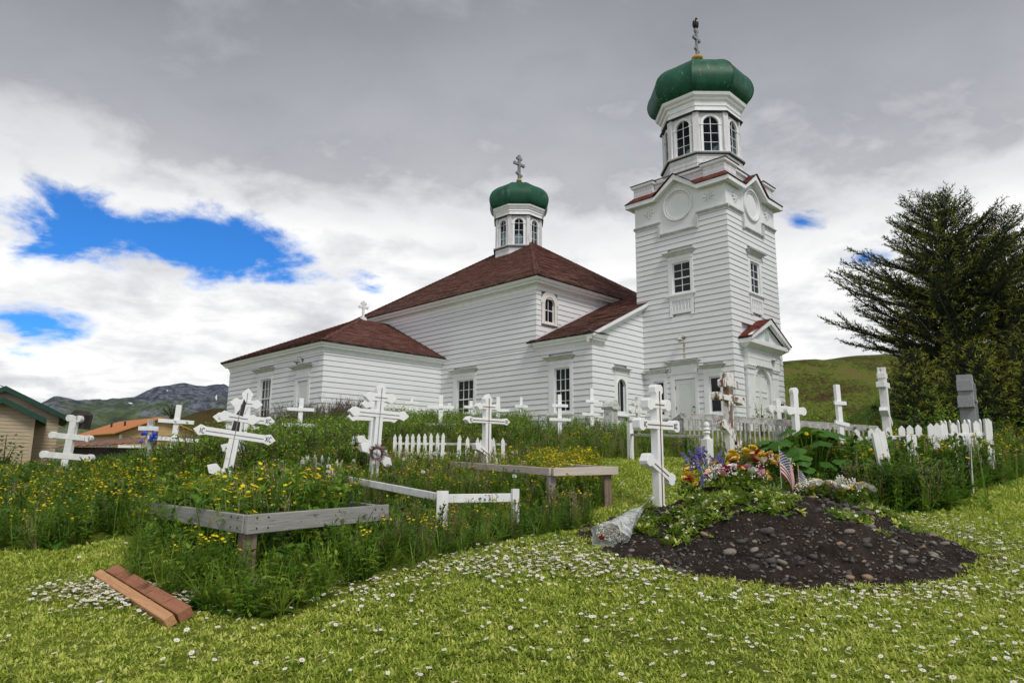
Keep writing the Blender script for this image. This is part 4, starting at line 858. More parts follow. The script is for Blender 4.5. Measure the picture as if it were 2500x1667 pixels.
cp_ = cross('old three-barred cross with peeling paint and bare brown wood before the ramp railing', 4.07, 13.0, 1.88, [(1.66, .25, .05, 0), (1.38, .46, .05, -.03), (.72, .36, .055, -.60)], .15, .13, 40, (0, 2), mat='cross_peel', ends='block')
MB().prism([(-.05, 1.0), (.03, .98), (.04, 1.28), (-.03, 1.33)], -.0655, .06).prism([(-.03, .85), (.05, .8), (.03, 1.0), (-.02, 1.0)], -.066, .06).prism([(-.06, 1.46), (.05, 1.46), (.06, 1.62), (-.05, 1.60)], -.0675, .06).obj('bare_wood', 'post_wood', cp_)
cross('white cross with rounded arm ends, a second one close behind it, by the church ramp', 7.40, 18.0, 1.60, [(.98, .34, .085, 0)], .16, .13, 24, mat='cross_white', ends='round')
cross('weathered rounded cross standing close behind the cleaner round-ended one', 7.25, 18.8, 1.3, [(1.0, .36, .085, 0)], .15, .13, 24, mat='cross_worn', ends='round')
cross('tall narrow white cross with a worn carved top behind the picket enclosure', 7.60, 14.0, 2.02, [(1.85, .15, .05, 0), (1.66, .31, .055, 0), (1.02, .26, .045, -.65)], .15, .14, 52, (0, -2), mat='cross_worn', ends='plain')
gc = cross('massive grey granite cross standing in front of the spruce hedge', 10.60, 16.0, 1.92, [(1.66, .27, .12, 0), (1.28, .43, .13, 0)], .34, .30, 52, mat='granite', ends='plain')
MB().box(-.03, .03, -.192, -.16, .4, 1.72).box(-.22, .22, -.193, -.16, 1.28, 1.34).obj('carved_cross', 'granite', gc)
cross('small ornate worn white cross with scalloped ends beside the tower', 4.03, 22.0, 1.28, [(1.0, .26, .06, 0), (.76, .42, .06, 0)], .11, .1, 42, mat='cross_worn', ends='round')
lr = cross('white cross with two round-ended bars near the tan houses', -9.24, 14.5, 1.24, [(1.20, .17, .055, 0), (.82, .47, .055, .0), (.42, .58, .06, .02)], .15, .10, -4, (0, 5), mat='cross_worn', ends='round', top=False)
MB().prism([(-.17, 1.0), (.16, 1.0), (.17, 1.30), (.08, 1.38), (-.08, 1.38), (-.16, 1.30)], .06, .30).obj('lantern_box', 'dark_wood', lr)
def thin_cross(label, x, y, H, b1, b2, yaw=10, lean=0, w=.10, t=.05, tilt2=0, bh=.045):
    c = thing('plank_cross', label, 'cross', (x, y, g(x, y)), (0, R(lean), R(yaw)), 'thin plank crosses below the church')
    MB().box(-w/2, w/2, -t/2, t/2, -.2, H).obj('post', 'cross_white', c)
    for i, (z, hl) in enumerate((b1, b2)):
        if hl <= 0: continue
        tl = tilt2 if i else 0; q, s = math.cos(tl), math.sin(tl); MB().prism([(px*q-pz*s, px*s+pz*q+z) for px, pz in ((-hl, -bh), (hl, -bh), (hl, bh), (-hl, bh))], -t/2-.035, -t/2-.001).obj('bar', 'cross_white', c)
for a in (('thin plank cross beyond the leaning cross, near the tan-roofed house', -8.26, 17.0, 1.36, (.95, .42), (.52, .60), 6, 3, .13),
          ('thin plank cross before the annex door', -5.81, 19.0, 1.26, (.95, .36), (.52, .46), 12, 1, .12),
          ('thin plank cross under the annex window, nearer of the pair', -7.62, 20.0, 1.15, (.78, .40), (.54, .36), 8, 0, .13),
          ('thin plank cross under the annex window, behind its twin', -8.10, 20.8, 1.25, (.9, .32), (.6, .42), 8, 0, .11),
          ('thin plank cross where the annex meets the nave wall', -2.15, 21.0, 1.27, (.90, .40), (.37, .49), 10, 0, .12),
          ('small thin plank cross against the annex side wall', -3.63, 25.0, 1.14, (.93, .28), (.70, .37), 30, 0, .10),
          ('thin plank cross in front of the dark nave window', -1.47, 25.0, 1.03, (.80, .26), (.57, .30), 14, 0, .12),
          ('thin plank cross close behind the brown-lined cross in the beige frame', -.43, 22.0, 1.19, (.76, .36), (.30, .50), 16, 0, .12),
          ('small faint plank cross against the nave wall between the two windows', .34, 24.5, 1.13, (.80, .24), (.5, 0), 20, 0, .10),
          ('thin plank cross before the curtained window', 1.50, 21.5, 1.30, (.95, .26), (.52, .35), 16, 0, .12),
          ('thin plank cross at the vestibule corner', 2.62, 22.5, 1.47, (1.05, .24), (.62, .38), 22, 0, .12),
          ('low plank cross hidden in front of the nave window sill', -2.35, 26.0, 1.02, (.75, .25), (.4, 0), 16, 0, .11),
          ('leaning white plank cross with slanted lower bar before the hill', 8.09, 17.0, 1.68, (1.22, .27), (.72, .32), 36, -2, .19)):
    lab, x, y, H, b1, b2, yw, ln, ww = a; thin_cross(lab, x, y, H, b1, b2, yw, ln, ww, .07 if ww > .15 else .05, -.12 if 'slanted' in lab else 0)
for i, (x, y, h, lab) in enumerate(((-4.7, 24.3, 1.05, 'plain white stake by the twiggy shrubs at the annex corner'), (-4.45, 24.6, .95, 'shorter white stake by the twiggy shrubs at the annex corner'))):
    c = thing('grave_stake', lab, 'stake', (x, y, g(x, y))); MB().box(-.06, .06, -.03, .03, -.2, h).obj('post', 'cross_white', c); MB().box(-.28, .12, -.055, -.031, h-.42, h-.36).obj('bar', 'cross_white', c)
c = thing('grave_cross', 'weathered wooden cross with blue flowers near the rusty roof', 'cross', (-8.84, 17.0, g(-8.84, 17)), (0, 0, R(6)))
MB().box(-.07, .07, -.05, .05, -.2, 1.05).obj('post', 'rail_wood', c); MB().box(-.25, .22, -.09, -.051, .80, .90).obj('bar', 'cross_worn', c)
for k in range(11): MB().blob((random.uniform(-.18, .2), -.12+random.uniform(-.05, .03), .62+random.uniform(-.12, .12)), (.05, .04, .05), 7, 5, jit=.2).obj('blue_flower', 'petal_sky', c, True)
c = thing('old_post', 'tall blackened post standing behind the cross with blue flowers', 'post', (-11.27, 22.0, g(-11.27, 22))); MB().tube([(0, 0, -.3), (0, 0, .7), (.03, 0, 1.38)], [.09, .085, .05], 8).obj('post', 'dark_wood', c)
# wreath
wr = thing('wreath', 'dried pink flower wreath hung on the plain white cross', 'wreath', (-2.28, 11.86, g(-2.35, 12)+.40), (R(90), 0, R(28)))
wb = MB(); wl = MB()
for k in range(26):
    a = 2*math.pi*k/26; wb.tube([(.095*math.cos(a), .095*math.sin(a), 0), (.095*math.cos(a+.25), .095*math.sin(a+.25), 0)], .022, 5)
for k in range(190):
    a = random.uniform(0, 6.28); r = .095+random.uniform(-.03, .03); d = Vector((math.cos(a+random.uniform(-.7, .7)), math.sin(a+random.uniform(-.7, .7)), random.uniform(-.3, 1))).normalized(); p = Vector((r*math.cos(a), r*math.sin(a), random.uniform(0, .02))); s = d.orthogonal().normalized()*.010
    wl.add([p-s, p+s, p+d*random.uniform(.04, .075)], [(0, 1, 2)])
wb.obj('ring', 'twig', wr); tag(wl.obj('dried_petals', 'petal_dried', wr), None, kind='stuff')
# stones
st = thing('gravestone', 'weathered white marble gravestone with scrolled top below the vestibule window', 'gravestone', (3.24, 22.5, g(3.24, 22.5)), (0, 0, R(48)))
bevel(MB().prism([(-.19, -.2), (.19, -.2), (.17, .78), (-.17, .78)], -.16, .16).obj('shaft', 'old_marble', st), .012)
MB().prism([(-.19, .781), (.19, .781), (.26, .85), (.26, .88), (-.26, .88), (-.26, .85)], -.22, .22).obj('cap', 'old_marble', st)
MB().prism([(-.24, .881), (.24, .881)]+[(.20*math.cos(t), .90+.19*math.sin(t)) for t in np.linspace(0, math.pi, 13)], -.19, .19).obj('rounded_top', 'old_marble', st); MB().prism([(.13*math.cos(t), .92+.12*math.sin(t)) for t in np.linspace(0, math.pi, 13)], -.205, -.18).obj('scroll', 'old_marble', st)
ins = MB()
for k in range(9): wv = random.uniform(.07, .12); ins.box(-wv, wv, -.163, -.158, .70-k*.065, .715-k*.065)
ins.obj('worn_inscription', 'groove_grey', st)

# ------------------------------------------------------------------ fences and grave frames
def plank(name, A, B, h, t, mat, parent, off=(0, 0, 0)):
    """board on edge between two points (top edge line), plan thickness t"""
    A, B = Vector(A), Vector(B); d = (B-A); n = Vector((-d.y, d.x, 0)).normalized()*t/2; dz = Vector((0, 0, h)); o = Vector(off)
    P = [A-n-dz, B-n-dz, B+n-dz, A+n-dz, A-n, B-n, B+n, A+n]; return bevel(MB().hexa([p+o for p in P]).obj(name, mat, parent), .004)
def post(parent, x, y, ztop, w, mat, rot=0, sink=.2, pz=0):
    z0 = g(x, y)-pz; return bevel(MB().box(-w/2, w/2, -w/2, w/2, 0, ztop-z0+sink).obj('post', mat, parent, loc=(x, y, z0-sink), rot=(0, 0, rot)), .006)
def grain(name, ax, c1, c2, c3):
    """weathered timber with long grain and dark checks"""
    m, w, out = newmat(name); tc = w.n('ShaderNodeTexCoord').outputs['Object']; s = [14, 14, 14]; s[ax] = .9
    v = w.vmap(tc, tuple(s), rot=(0, 0, 0)); n = w.noise(v, 2.4, 8, .7, .9); n2 = w.noise(v, 7, 4, .7, .2); c = w.mix(w.smooth(n, .3, .7), c1, c2); c = w.mix(w.smooth(n2, .60, .70), c, c3)
    finish(w, out, c, .9, w.math('ADD', n, n2), .6, .006, .15)
def timber(parent, A, B, h, t, mat, name='rail'):
    """like plank, but with its own x axis along the board so that the grain follows it"""
    A, B = Vector(A), Vector(B); d = B-A; L = d.length; rz = math.atan2(d.y, d.x); ry = -math.asin(d.z/L)
    return bevel(MB().box(0, L, -t/2, t/2, -h, 0).obj(name, mat, parent, loc=A, rot=(0, ry, rz)), .005)
grain('grey_grain', 0, (.36, .35, .335), (.24, .23, .22), (.07, .065, .06)); grain('beige_grain', 0, (.60, .52, .46), (.48, .42, .37), (.25, .21, .18)); grain('fir_grain', 0, (.56, .32, .17), (.44, .23, .115), (.30, .15, .07)); grain('brick_grain', 0, (.36, .165, .10), (.28, .12, .072), (.20, .085, .05)); grain('upright_grain', 2, (.27, .20, .155), (.15, .11, .088), (.06, .045, .035)); grain('upright_grey', 2, (.40, .35, .31), (.26, .23, .21), (.12, .10, .09))
f1 = thing('grave_enclosure', 'weathered grey timber frame round an overgrown grave', 'enclosure', (0, 0, 0))
n_, l_, r_, b_ = (-2.09, 5.60), (-3.61, 7.15), (-1.27, 7.00), (-2.79, 8.55)
timber(f1, (*l_, 1.225), (n_[0]+.0, n_[1]+.0, 1.215), .145, .042, 'grey_grain'); timber(f1, (n_[0]+.02, n_[1]-.035, 1.217), (r_[0]+.05, r_[1]+.02, 1.23), .15, .042, 'grey_grain'); timber(f1, (*l_, 1.222), (b_[0], b_[1], 1.26), .14, .042, 'grey_grain'); timber(f1, (r_[0]-.03, r_[1]+.04, 1.222), (b_[0]+.05, b_[1], 1.26), .14, .042, 'grey_grain')
for (x, y), dx, dy in ((n_, .0, .08), (l_, .08, -.02), (r_, -.09, .02), (b_, 0, -.1)): post(f1, x+dx, y+dy, 1.20, .11, 'upright_grain', .78)
for A, B in ((n_, r_), (l_, n_)):
    nl = MB()
    for t in (.04, .11, .90, .96):
        for zz in (1.19, 1.11):
            x, y = A[0]+(B[0]-A[0])*t, A[1]+(B[1]-A[1])*t; d = Vector((B[0]-A[0], B[1]-A[1], 0)).normalized(); nn = Vector((d.y, -d.x, 0)); p = Vector((x, y, zz)); nl.tube([p+nn*.0, p+nn*(.062 if A is n_ else .028)], .007, 6)
    nl.obj('nail_head', 'black_metal', f1)
f2 = thing('grave_fence', 'low white painted rail fence with flat posts round a grave', 'fence', (0, 0, 0))
timber(f2, (-2.60, 10.1, 1.50), (-.72, 7.74, 1.305), .085, .03, 'picket_white'); timber(f2, (-.72, 7.76, 1.305), (.06, 7.95, 1.315), .095, .03, 'picket_white')
for x, y, zt, w_, rz in ((-.74, 7.70, 1.345, .125, .2), (.05, 7.96, 1.365, .085, .5), (-2.60, 10.1, 1.54, .10, .5)):
    z0 = g(x, y); MB().box(-w_/2, w_/2, -.02, .02, 0, zt-z0+.2).obj('post', 'picket_white', f2, loc=(x, y-.04, z0-.2), rot=(0, 0, rz))
f3 = thing('grave_enclosure', 'beige timber frame on square posts round a grave', 'enclosure', (0, 0, 0))
timber(f3, (-1.10, 12.5, 1.70), (.51, 9.0, 1.60), .10, .045, 'beige_grain'); timber(f3, (.53, 8.98, 1.60), (1.40, 9.24, 1.625), .105, .09, 'beige_grain'); timber(f3, (1.36, 9.25, 1.62), (.2, 12.6, 1.72), .10, .045, 'beige_grain')
for x, y, m in ((.52, 9.08, 'upright_grey'), (1.26, 9.27, 'upright_grain'), (-1.05, 12.45, 'upright_grey'), (.2, 12.55, 'upright_grey')): post(f3, x, y, 1.56 if y < 10 else 1.66, .105, m, .3)
# two offcuts lying on the lawn
for lab, (x, y), rz, L, wd, ht, mat, rx, zo in (('pale orange new timber beam lying among daisies on the lawn', (-3.28, 5.78), -.762, 1.52, .065, .075, 'fir_grain', .55, .012), ('reddish timber beam lying tight against the pale new beam', (-3.22, 5.865), -.762, 1.50, .095, .075, 'brick_grain', .45, .02)):
    d = Vector((math.cos(rz), math.sin(rz))); e = (x+d.x*L, y+d.y*L); z0, z1 = g(x, y), g(*e)
    o = bevel(MB().box(0, L, -wd/2, wd/2, 0, ht).obj('timber_beam', mat, None, loc=(x, y, z0+zo), rot=(rx, -math.asin((z1-z0)/L), rz)), .004); tag(o, lab, 'timber')
def picket_shape(w, h, style='turned'):
    a = w/2
    if style == 'turned': return [(-a, 0), (a, 0), (a, h-.15), (a*.8, h-.125), (a*1.02, h-.085), (a*.8, h-.05), (a*.36, h-.02), (a*.36, h), (-a*.36, h), (-a*.36, h-.02), (-a*.8, h-.05), (-a*1.02, h-.085), (-a*.8, h-.125), (-a, h-.15)]
    if style == 'point': return [(-a, 0), (a, 0), (a, h-a*1.1), (0, h), (-a, h-a*1.1)]
    return [(-a, 0), (a, 0), (a, h), (-a, h)]
def picket(par, x, y, h, w, style, rz, tilt=0, t=.018, pz=0., sink=.1):
    z0 = g(x, y)+pz; return MB().prism(picket_shape(w, h+sink, style), -t/2, t/2).obj('picket', 'picket_white', par, loc=(x, y, z0-sink), rot=(random.uniform(-.05, .05), tilt, rz))
pf = thing('picket_fence', 'white picket fence with turned tops between the two crosses', 'fence', (0, 0, 0))
for px in (-3.41, -3.30, -3.19, -3.05, -2.92): picket(pf, px, 15.05, .50, .075, 'turned', .1, random.uniform(-.04, .04))
for k, px in enumerate((-2.50, -2.38, -2.25, -2.11, -1.98, -1.85, -1.72, -1.58, -1.48)): picket(pf, px, 15.0, .51+.005*k, .075, 'turned', .1, random.uniform(-.03, .03))
for px, h, w_ in ((-1.12, .52, .085), (-.93, .48, .08), (-.75, .47, .075), (-.61, .42, .06), (-.49, .45, .065), (-.42, .44, .065), (-.34, .46, .065), (-.16, .46, .08)): picket(pf, px, 14.8+.1*(px > -.7), h, w_, 'turned', .1, random.uniform(-.08, .08))
for a, b in ((-3.5, -2.8), (-2.55, -1.4), (-1.45, -.1)):
    for zz in (.14, .34): timber(pf, (a, 15.06, g(a, 15)+zz), (b, 15.03-.1*(b > -1), g(b, 15)+zz), .05, .025, 'rail_wood' if b > -1 else 'picket_white')
ps = thing('picket_fence', 'tiny white picket edging sunk in yellow flowers', 'fence', (0, 0, 0))
for k in range(13): picket(ps, -3.85+.062*k, 12.8-.01*k, .30-.012*abs(k-5), .05, 'turned', 0, random.uniform(-.2, .2), .014)
timber(ps, (-3.88, 12.83, g(-3.8, 12.8)+.14), (-3.05, 12.7, g(-3.1, 12.8)+.14), .035, .02, 'picket_white')
pr_ = thing('picket_fence', 'white pointed picket fence enclosing a grave by the mown grass', 'fence', (0, 0, 0))
tops = [(5.95, 2.32), (6.29, 2.36), (6.62, 2.38), (6.79, 2.42), (6.97, 2.44), (7.14, 2.45), (7.29, 2.46), (7.45, 2.47), (7.62, 2.47), (7.72, 2.46), (7.86, 2.49), (8.05, 2.50), (8.20, 2.53)]
tops = [(6.28, 2.33), (6.45, 2.34), (6.62, 2.36), (6.78, 2.37), (6.96, 2.38), (7.13, 2.40), (7.28, 2.41), (7.43, 2.42), (7.60, 2.42), (7.75, 2.44), (7.92, 2.46), (8.10, 2.49), (5.92, 2.30), (6.10, 2.31)]
for x, zt in tops: picket(pr_, x, 11.8, zt-g(x, 11.8), .105, 'point', -.1, random.uniform(-.05, .05), .02)
for k in range(11): picket(pr_, 8.22+.055*k, 11.95+.22*k, 2.50+.012*k-g(8.3, 11.95+.22*k), .10, 'flat' if k == 0 else 'point', 1.32, random.uniform(-.04, .04), .02)
for zz in (2.22, 1.85): timber(pr_, (5.9, 11.83, zz-.06), (8.15, 11.83, zz+.04), .06, .03, 'picket_white'); timber(pr_, (8.16, 11.86, zz+.04), (8.84, 14.3, zz+.1), .06, .03, 'rail_wood')
pq = thing('picket_fence', 'broken low white pickets sunk in tall weeds before the enclosure', 'fence', (0, 0, 0))
for x, y, zt, st_, w_ in ((6.05, 10.5, 2.18, 'flat', .14), (6.45, 10.5, 2.08, 'point', .09), (6.66, 10.5, 2.09, 'point', .12)): picket(pq, x, y, zt-.04-g(x, y), w_, st_, -.1, random.uniform(-.06, .06), .02)
for k in range(10): picket(pq, 6.93+.058*k, 10.55+.09*k, 2.09+.008*k-g(6.9, 10.55+.09*k), .09, 'flat', 1.0, random.uniform(-.05, .05), .02)
timber(pq, (6.92, 10.58, 1.96), (7.5, 11.45, 2.03), .06, .03, 'picket_white')
pl_ = thing('leaning_plank', 'peeling white plank leaning before the tall narrow cross', 'plank', (5.40, 10.0, g(5.4, 10)), (0, R(-8), R(14)))
MB().box(-.105, -.002, -.02, .02, -.15, .97).box(.002, .105, -.02, .02, -.15, .975).obj('plank', 'cross_worn', pl_)
# corner post with turned finial and thin rail
fp = thing('grave_fence', 'white corner post with worn turned finial and a long thin rail', 'fence', (3.38, 12.0, g(3.38, 12)), (0, 0, R(30)))
bevel(MB().box(-.075, .075, -.075, .075, -.2, .70).obj('post', 'picket_white', fp), .008)
MB().lathe([(.07, .70), (.05, .73), (.045, .78), (.075, .80), (.05, .83), (.075, .86), (.04, .89), (.06, .93), (.05, .97), (.0, 1.0)], 10).obj('finial', 'cross_worn', fp)
o = timber(fp, (0, 0, 0), (3.07, 0, .0), .05, .05, 'rail_wood'); o.parent = None; o.location = (0, 0, 0)
o.parent = fp; _v = Vector((2.56-3.38, 15.0-12.0, 2.345-(g(3.38, 12)+.76))); _rz = math.atan2(_v.y, _v.x)-R(30); o.location = (0, 0, .76); o.rotation_euler = (0, -math.asin(_v.z/_v.length), _rz)
MB().box(-.05, .05, -.05, .05, -1.0, .22).obj('far_post', 'picket_white', fp, loc=(_v.length*math.cos(_rz)*.99, _v.length*math.sin(_rz)*.99, 2.345-g(3.38, 12)))
# ramp railing in front of the tower
rr = thing('ramp_railing', 'weathered grey-white wooden railing of the ramp at the tower door', 'railing', (0, 0, 0))
A, B = Vector((4.58, 18.6, 3.07)), Vector((9.7, 18.3, 2.72))
timber(rr, A, B, .14, .05, 'rail_wood', 'handrail'); timber(rr, A+Vector((0, .06, .035)), B+Vector((0, .06, .035)), .03, .14, 'rail_wood', 'handrail_cap'); timber(rr, A+Vector((.0, .0, -.80)), B+Vector((0, 0, -.72)), .09, .05, 'rail_wood', 'bottom_rail')
timber(rr, A+Vector((0, 0, -.0)), A+Vector((-.28, 1.2, -.30)), .13, .05, 'rail_wood', 'end_rail')
bm = MB().box(-.022, .022, -.02, .02, -.86, 0).mesh('baluster', 'rail_wood')
for k in range(42): t = (k+.5)/42; link('baluster', bm, rr, A.lerp(B, t)+Vector((0, -.046, -.135)), (random.uniform(-.02, .02), random.uniform(-.03, .03), 0))
for t in (0.005, .33, .66, .99): p = A.lerp(B, t); MB().box(-.05, .05, -.05, .05, -1.5, .0).obj('post', 'rail_wood', rr, loc=p+Vector((0, .08, -.01)))
MB().hexa([A+Vector((0, .1, -.84)), B+Vector((0, .1, -.80)), B+Vector((0, 1.6, -.80)), A+Vector((0, 1.6, -.84)), A+Vector((0, .1, -.79)), B+Vector((0, .1, -.75)), B+Vector((0, 1.6, -.75)), A+Vector((0, 1.6, -.79))]).obj('ramp_deck', 'rail_wood', rr)

o = timber(None, (-2.30, 5.72, g(-2.3, 5.72)+.06), (-1.90, 5.62, g(-1.9, 5.62)+.06), .07, .10, 'grey_grain', 'loose_board'); tag(o, 'short weathered grey board at the foot of the grey frame post', 'board')
pq_ = thing('grave_plaque', 'small dark tilted plaque in the weeds at the vestibule corner', 'plaque', (2.62, 21.2, g(2.62, 21.2)), (R(-35), 0, R(30))); bevel(MB().box(-.14, .14, -.02, .02, 0, .42).obj('plate', 'dark_wood', pq_), .006); MB().box(-.02, .02, .02, .06, -.2, .3).obj('stake', 'rail_wood', pq_)

# ------------------------------------------------------------------ fresh grave mound
def MH(X, Y):
    """height of the soil heap above the ground"""
    a = (X-2.70)/2.05; b = (Y-7.6)/np.where(Y < 7.6, 1.98, 1.35); r = np.sqrt(a*a+b*b) + (fbm(X+20, Y+20, .7, 3, 21)-.5)*.30
    h = .47*(1-sm(.16, 1.0, r))
    return h*(1-sm(.96, 1.0, r)) + np.where(r < 1, ((fbm(X+5, Y+9, .30, 3, 17)-.5)*.16+(fbm(X+1, Y+2, .085, 3, 33)-.5)*.05)*(1-sm(.82, 1, r)), 0) - sm(.98, 1.12, r)*.06
def mh(x, y): return float(G(x, y)) + max(0., float(MH(np.array(x), np.array(y))))
mound = tag(grid(np.arange(.4, 5.0, .022), np.arange(5.3, 9.2, .022), lambda X, Y: G(X, Y)+MH(X, Y)).obj('grave_mound', 'soil', smooth=True), 'fresh heap of dark stony soil on a new grave', 'grave mound')
def stone(r, seed, flat=.5):
    random.seed(seed); mb = MB().blob((0, 0, 0), (r, r*random.uniform(.55, .8), r*flat), 7, 5, jit=.13); return mb
random.seed(5)
smesh = [stone(1, k, random.uniform(.35, .6)).mesh('stone', m, True) for k, m in enumerate(['stone']*5+['stone_pale']*2+['stone_tan'])]
random.seed(9); placed = 0
for k in range(4000):
    x, y = random.uniform(.9, 4.5), random.uniform(5.6, 8.0); h = float(MH(np.array(x), np.array(y)))
    if h < .02 or (placed >= 190): continue
    if random.random() > (.9 if (y < 6.6 or x > 3.3) else .25): continue
    r = random.choice((.025, .03, .035, .045, .055)) ; o = link('stone', random.choice(smesh), None, (x, y, float(G(x, y))+h+r*.12), (random.uniform(-.5, .5), random.uniform(-.5, .5), random.uniform(0, 6.3))); o.scale = (r, r, r); o.parent = mound; placed += 1
for (x, y, r, mi) in ((2.95, 5.95, .075, 7), (1.95, 6.35, .08, 5), (1.45, 6.10, .07, 1), (3.10, 6.5, .06, 5), (2.35, 6.55, .085, 2), (3.42, 6.75, .07, 6), (3.55, 7.1, .10, 3), (2.05, 6.05, .06, 0), (2.62, 6.2, .06, 2), (3.9, 6.6, .06, 6), (2.3, 5.85, .055, 3)):
    o = link('stone', smesh[mi], mound, (x, y, mh(x, y)+r*.1), (.1, .1, random.uniform(0, 6))); o.scale = (r, r, r)

# ------------------------------------------------------------------ scatter: plants nobody could count
def scatter(name, protos, pts, sc_, idx, label, rotz=None, tilt=.15, kind='stuff', parent=None):
    """instances the prototype meshes on the given points (geometry nodes)"""
    n = len(pts); cl = bpy.data.collections.new('proto_'+name)
    for i, me in enumerate(protos): cl.objects.link(bpy.data.objects.new('%s_kind_%02d' % (name, i), me))
    me = bpy.data.meshes.new(name); me.vertices.add(n); me.vertices.foreach_set('co', np.asarray(pts, np.float32).ravel())
    a = me.attributes.new('rot', 'FLOAT_VECTOR', 'POINT'); rt = np.zeros((n, 3), np.float32); rt[:, :2] = rng.uniform(-tilt, tilt, (n, 2)); rt[:, 2] = rng.uniform(0, 6.283, n) if rotz is None else rotz; a.data.foreach_set('vector', rt.ravel())
    a = me.attributes.new('scl', 'FLOAT', 'POINT'); a.data.foreach_set('value', np.asarray(sc_, np.float32))
    a = me.attributes.new('idx', 'INT', 'POINT'); a.data.foreach_set('value', np.asarray(idx, np.int32))
    ng = bpy.data.node_groups.new('scatter_'+name, 'GeometryNodeTree'); ng.interface.new_socket('Geometry', in_out='INPUT', socket_type='NodeSocketGeometry'); ng.interface.new_socket('Geometry', in_out='OUTPUT', socket_type='NodeSocketGeometry')
    N = ng.nodes; i_, o_ = N.new('NodeGroupInput'), N.new('NodeGroupOutput'); ci = N.new('GeometryNodeCollectionInfo'); ci.inputs[0].default_value = cl; ci.inputs[1].default_value = True; ci.inputs[2].default_value = True
    ip = N.new('GeometryNodeInstanceOnPoints'); ip.inputs['Pick Instance'].default_value = True
    def attr(nm, t): q = N.new('GeometryNodeInputNamedAttribute'); q.data_type = t; q.inputs[0].default_value = nm; return q.outputs[0]
    l = ng.links.new; l(i_.outputs[0], ip.inputs['Points']); l(ci.outputs[0], ip.inputs['Instance']); l(attr('idx', 'INT'), ip.inputs['Instance Index']); l(attr('rot', 'FLOAT_VECTOR'), ip.inputs['Rotation']); l(attr('scl', 'FLOAT'), ip.inputs['Scale']); l(ip.outputs[0], o_.inputs[0])
    o = link(name, me, parent); md = o.modifiers.new('scatter', 'NODES'); md.node_group = ng
    if parent is None: tag(o, label, kind=kind)
    else: o['kind'] = kind
    return o
def leaf(mb, p, az, el, L, W, droop=.6, n=3, mi=0, fold=0):
    """pointed leaf as a bent strip"""
    p = Vector(p); pts = []; d = Vector((math.cos(az)*math.cos(el), math.sin(az)*math.cos(el), math.sin(el))); s = Vector((-math.sin(az), math.cos(az), 0)); q = p.copy(); e = el
    for i in range(n+1):
        t = i/n; w = W*math.sin(math.pi*min(1, (t*.86+.10)))*.5 if i < n else 0.; pts.append((q.copy(), w)); e -= droop/n; q = q+Vector((math.cos(az)*math.cos(e), math.sin(az)*math.cos(e), math.sin(e)))*L/n
    b = len(mb.v)
    for q, w in pts[:-1]: mb.v += [tuple(q-s*w), tuple(q+s*w)]
    mb.v.append(tuple(pts[-1][0]))
    for i in range(n-1): mb.f.append((b+2*i, b+2*i+1, b+2*i+3, b+2*i+2)); mb.mi.append(mi)
    mb.f.append((b+2*n-2, b+2*n-1, b+2*n)); mb.mi.append(mi)
U = random.uniform
def P_lawn(seed):
    random.seed(seed); mb = MB()
    for k in range(13): a, r = U(0, 6.28), U(0, .055); leaf(mb, (r*math.cos(a), r*math.sin(a), 0), U(0, 6.28), U(.35, 1.35), U(.020, .046), U(.009, .018), U(.2, 1), 2)
    for k in range(5): a, r = U(0, 6.28), U(0, .055); leaf(mb, (r*math.cos(a), r*math.sin(a), 0), U(0, 6.28), U(.9, 1.5), U(.030, .055), .004, U(.2, .8), 2)
    return mb.mesh('lawn_tuft', 'lawn_leaf')
def P_grass(seed, h=.5, n=26, m='grass_blade'):
    random.seed(seed); mb = MB()
    for k in range(n): a, r = U(0, 6.28), U(0, .05); leaf(mb, (r*math.cos(a), r*math.sin(a), 0), U(0, 6.28), U(1.05, 1.5), h*U(.55, 1.15), U(.006, .012), U(.3, 1.7), 4)
    return mb.mesh('long_grass', m)
def P_leafy(seed, h=.5, m='weed_leaf', n=30, L=.11, W=.026):
    random.seed(seed); mb = MB(); st = random.randint(2, 3)
    for s in range(st):
        a = U(0, 6.28); top = Vector((U(.02, .12)*math.cos(a), U(.02, .12)*math.sin(a), h*U(.8, 1.05))); mb.tube([(0, 0, 0), top*.5+Vector((0, 0, .0)), top], [.005, .004, .002], 4, cap=False)
        for k in range(n//st+3): t = U(.15, 1); leaf(mb, top*t, U(0, 6.28), U(-.1, .8)+.5*t, L*U(.6, 1.15)*(1.15-.5*t), W*U(.8, 1.2), U(.2, 1), 3)
    return mb.mesh('leafy_weed', m)
def P_worm(seed, h=.45):
    random.seed(seed); mb = MB()
    for s in range(3):
        a = U(0, 6.28); top = Vector((.09*math.cos(a), .09*math.sin(a), h*U(.75, 1.05))); mb.tube([(0, 0, 0), top], [.005, .003], 4, cap=False)
        for k in range(9):
            t = U(.25, 1); az, el = U(0, 6.28), U(.1, .7)+.5*(t > .85); p = top*t; q = p+Vector((math.cos(az)*math.cos(el), math.sin(az)*math.cos(el), math.sin(el)))*.035
            for j in (-2, -1, 0, 1, 2): leaf(mb, q, az+j*.42, el-.1*abs(j), (.085-.013*abs(j))*U(.8, 1.1), .016, .6, 2)
    return mb.mesh('wormwood', 'weed_leaf')
def disc(mb, p, r, n, mi, cup=.3, tilt=None):
    b = len(mb.v); p = Vector(p); t = tilt or (U(-.5, .5), U(-.5, .5)); mb.v.append(tuple(p))
    for k in range(n*2):
        a = math.pi*k/n; rr = r*(1 if k % 2 == 0 else .72); x, y = rr*math.cos(a), rr*math.sin(a); mb.v.append((p.x+x, p.y+y, p.z+r*cup*(1 if k % 2 == 0 else .6)+x*t[0]+y*t[1]))
    for k in range(2*n): mb.f.append((b, b+1+k, b+1+(k+1) % (2*n))); mb.mi.append(mi)
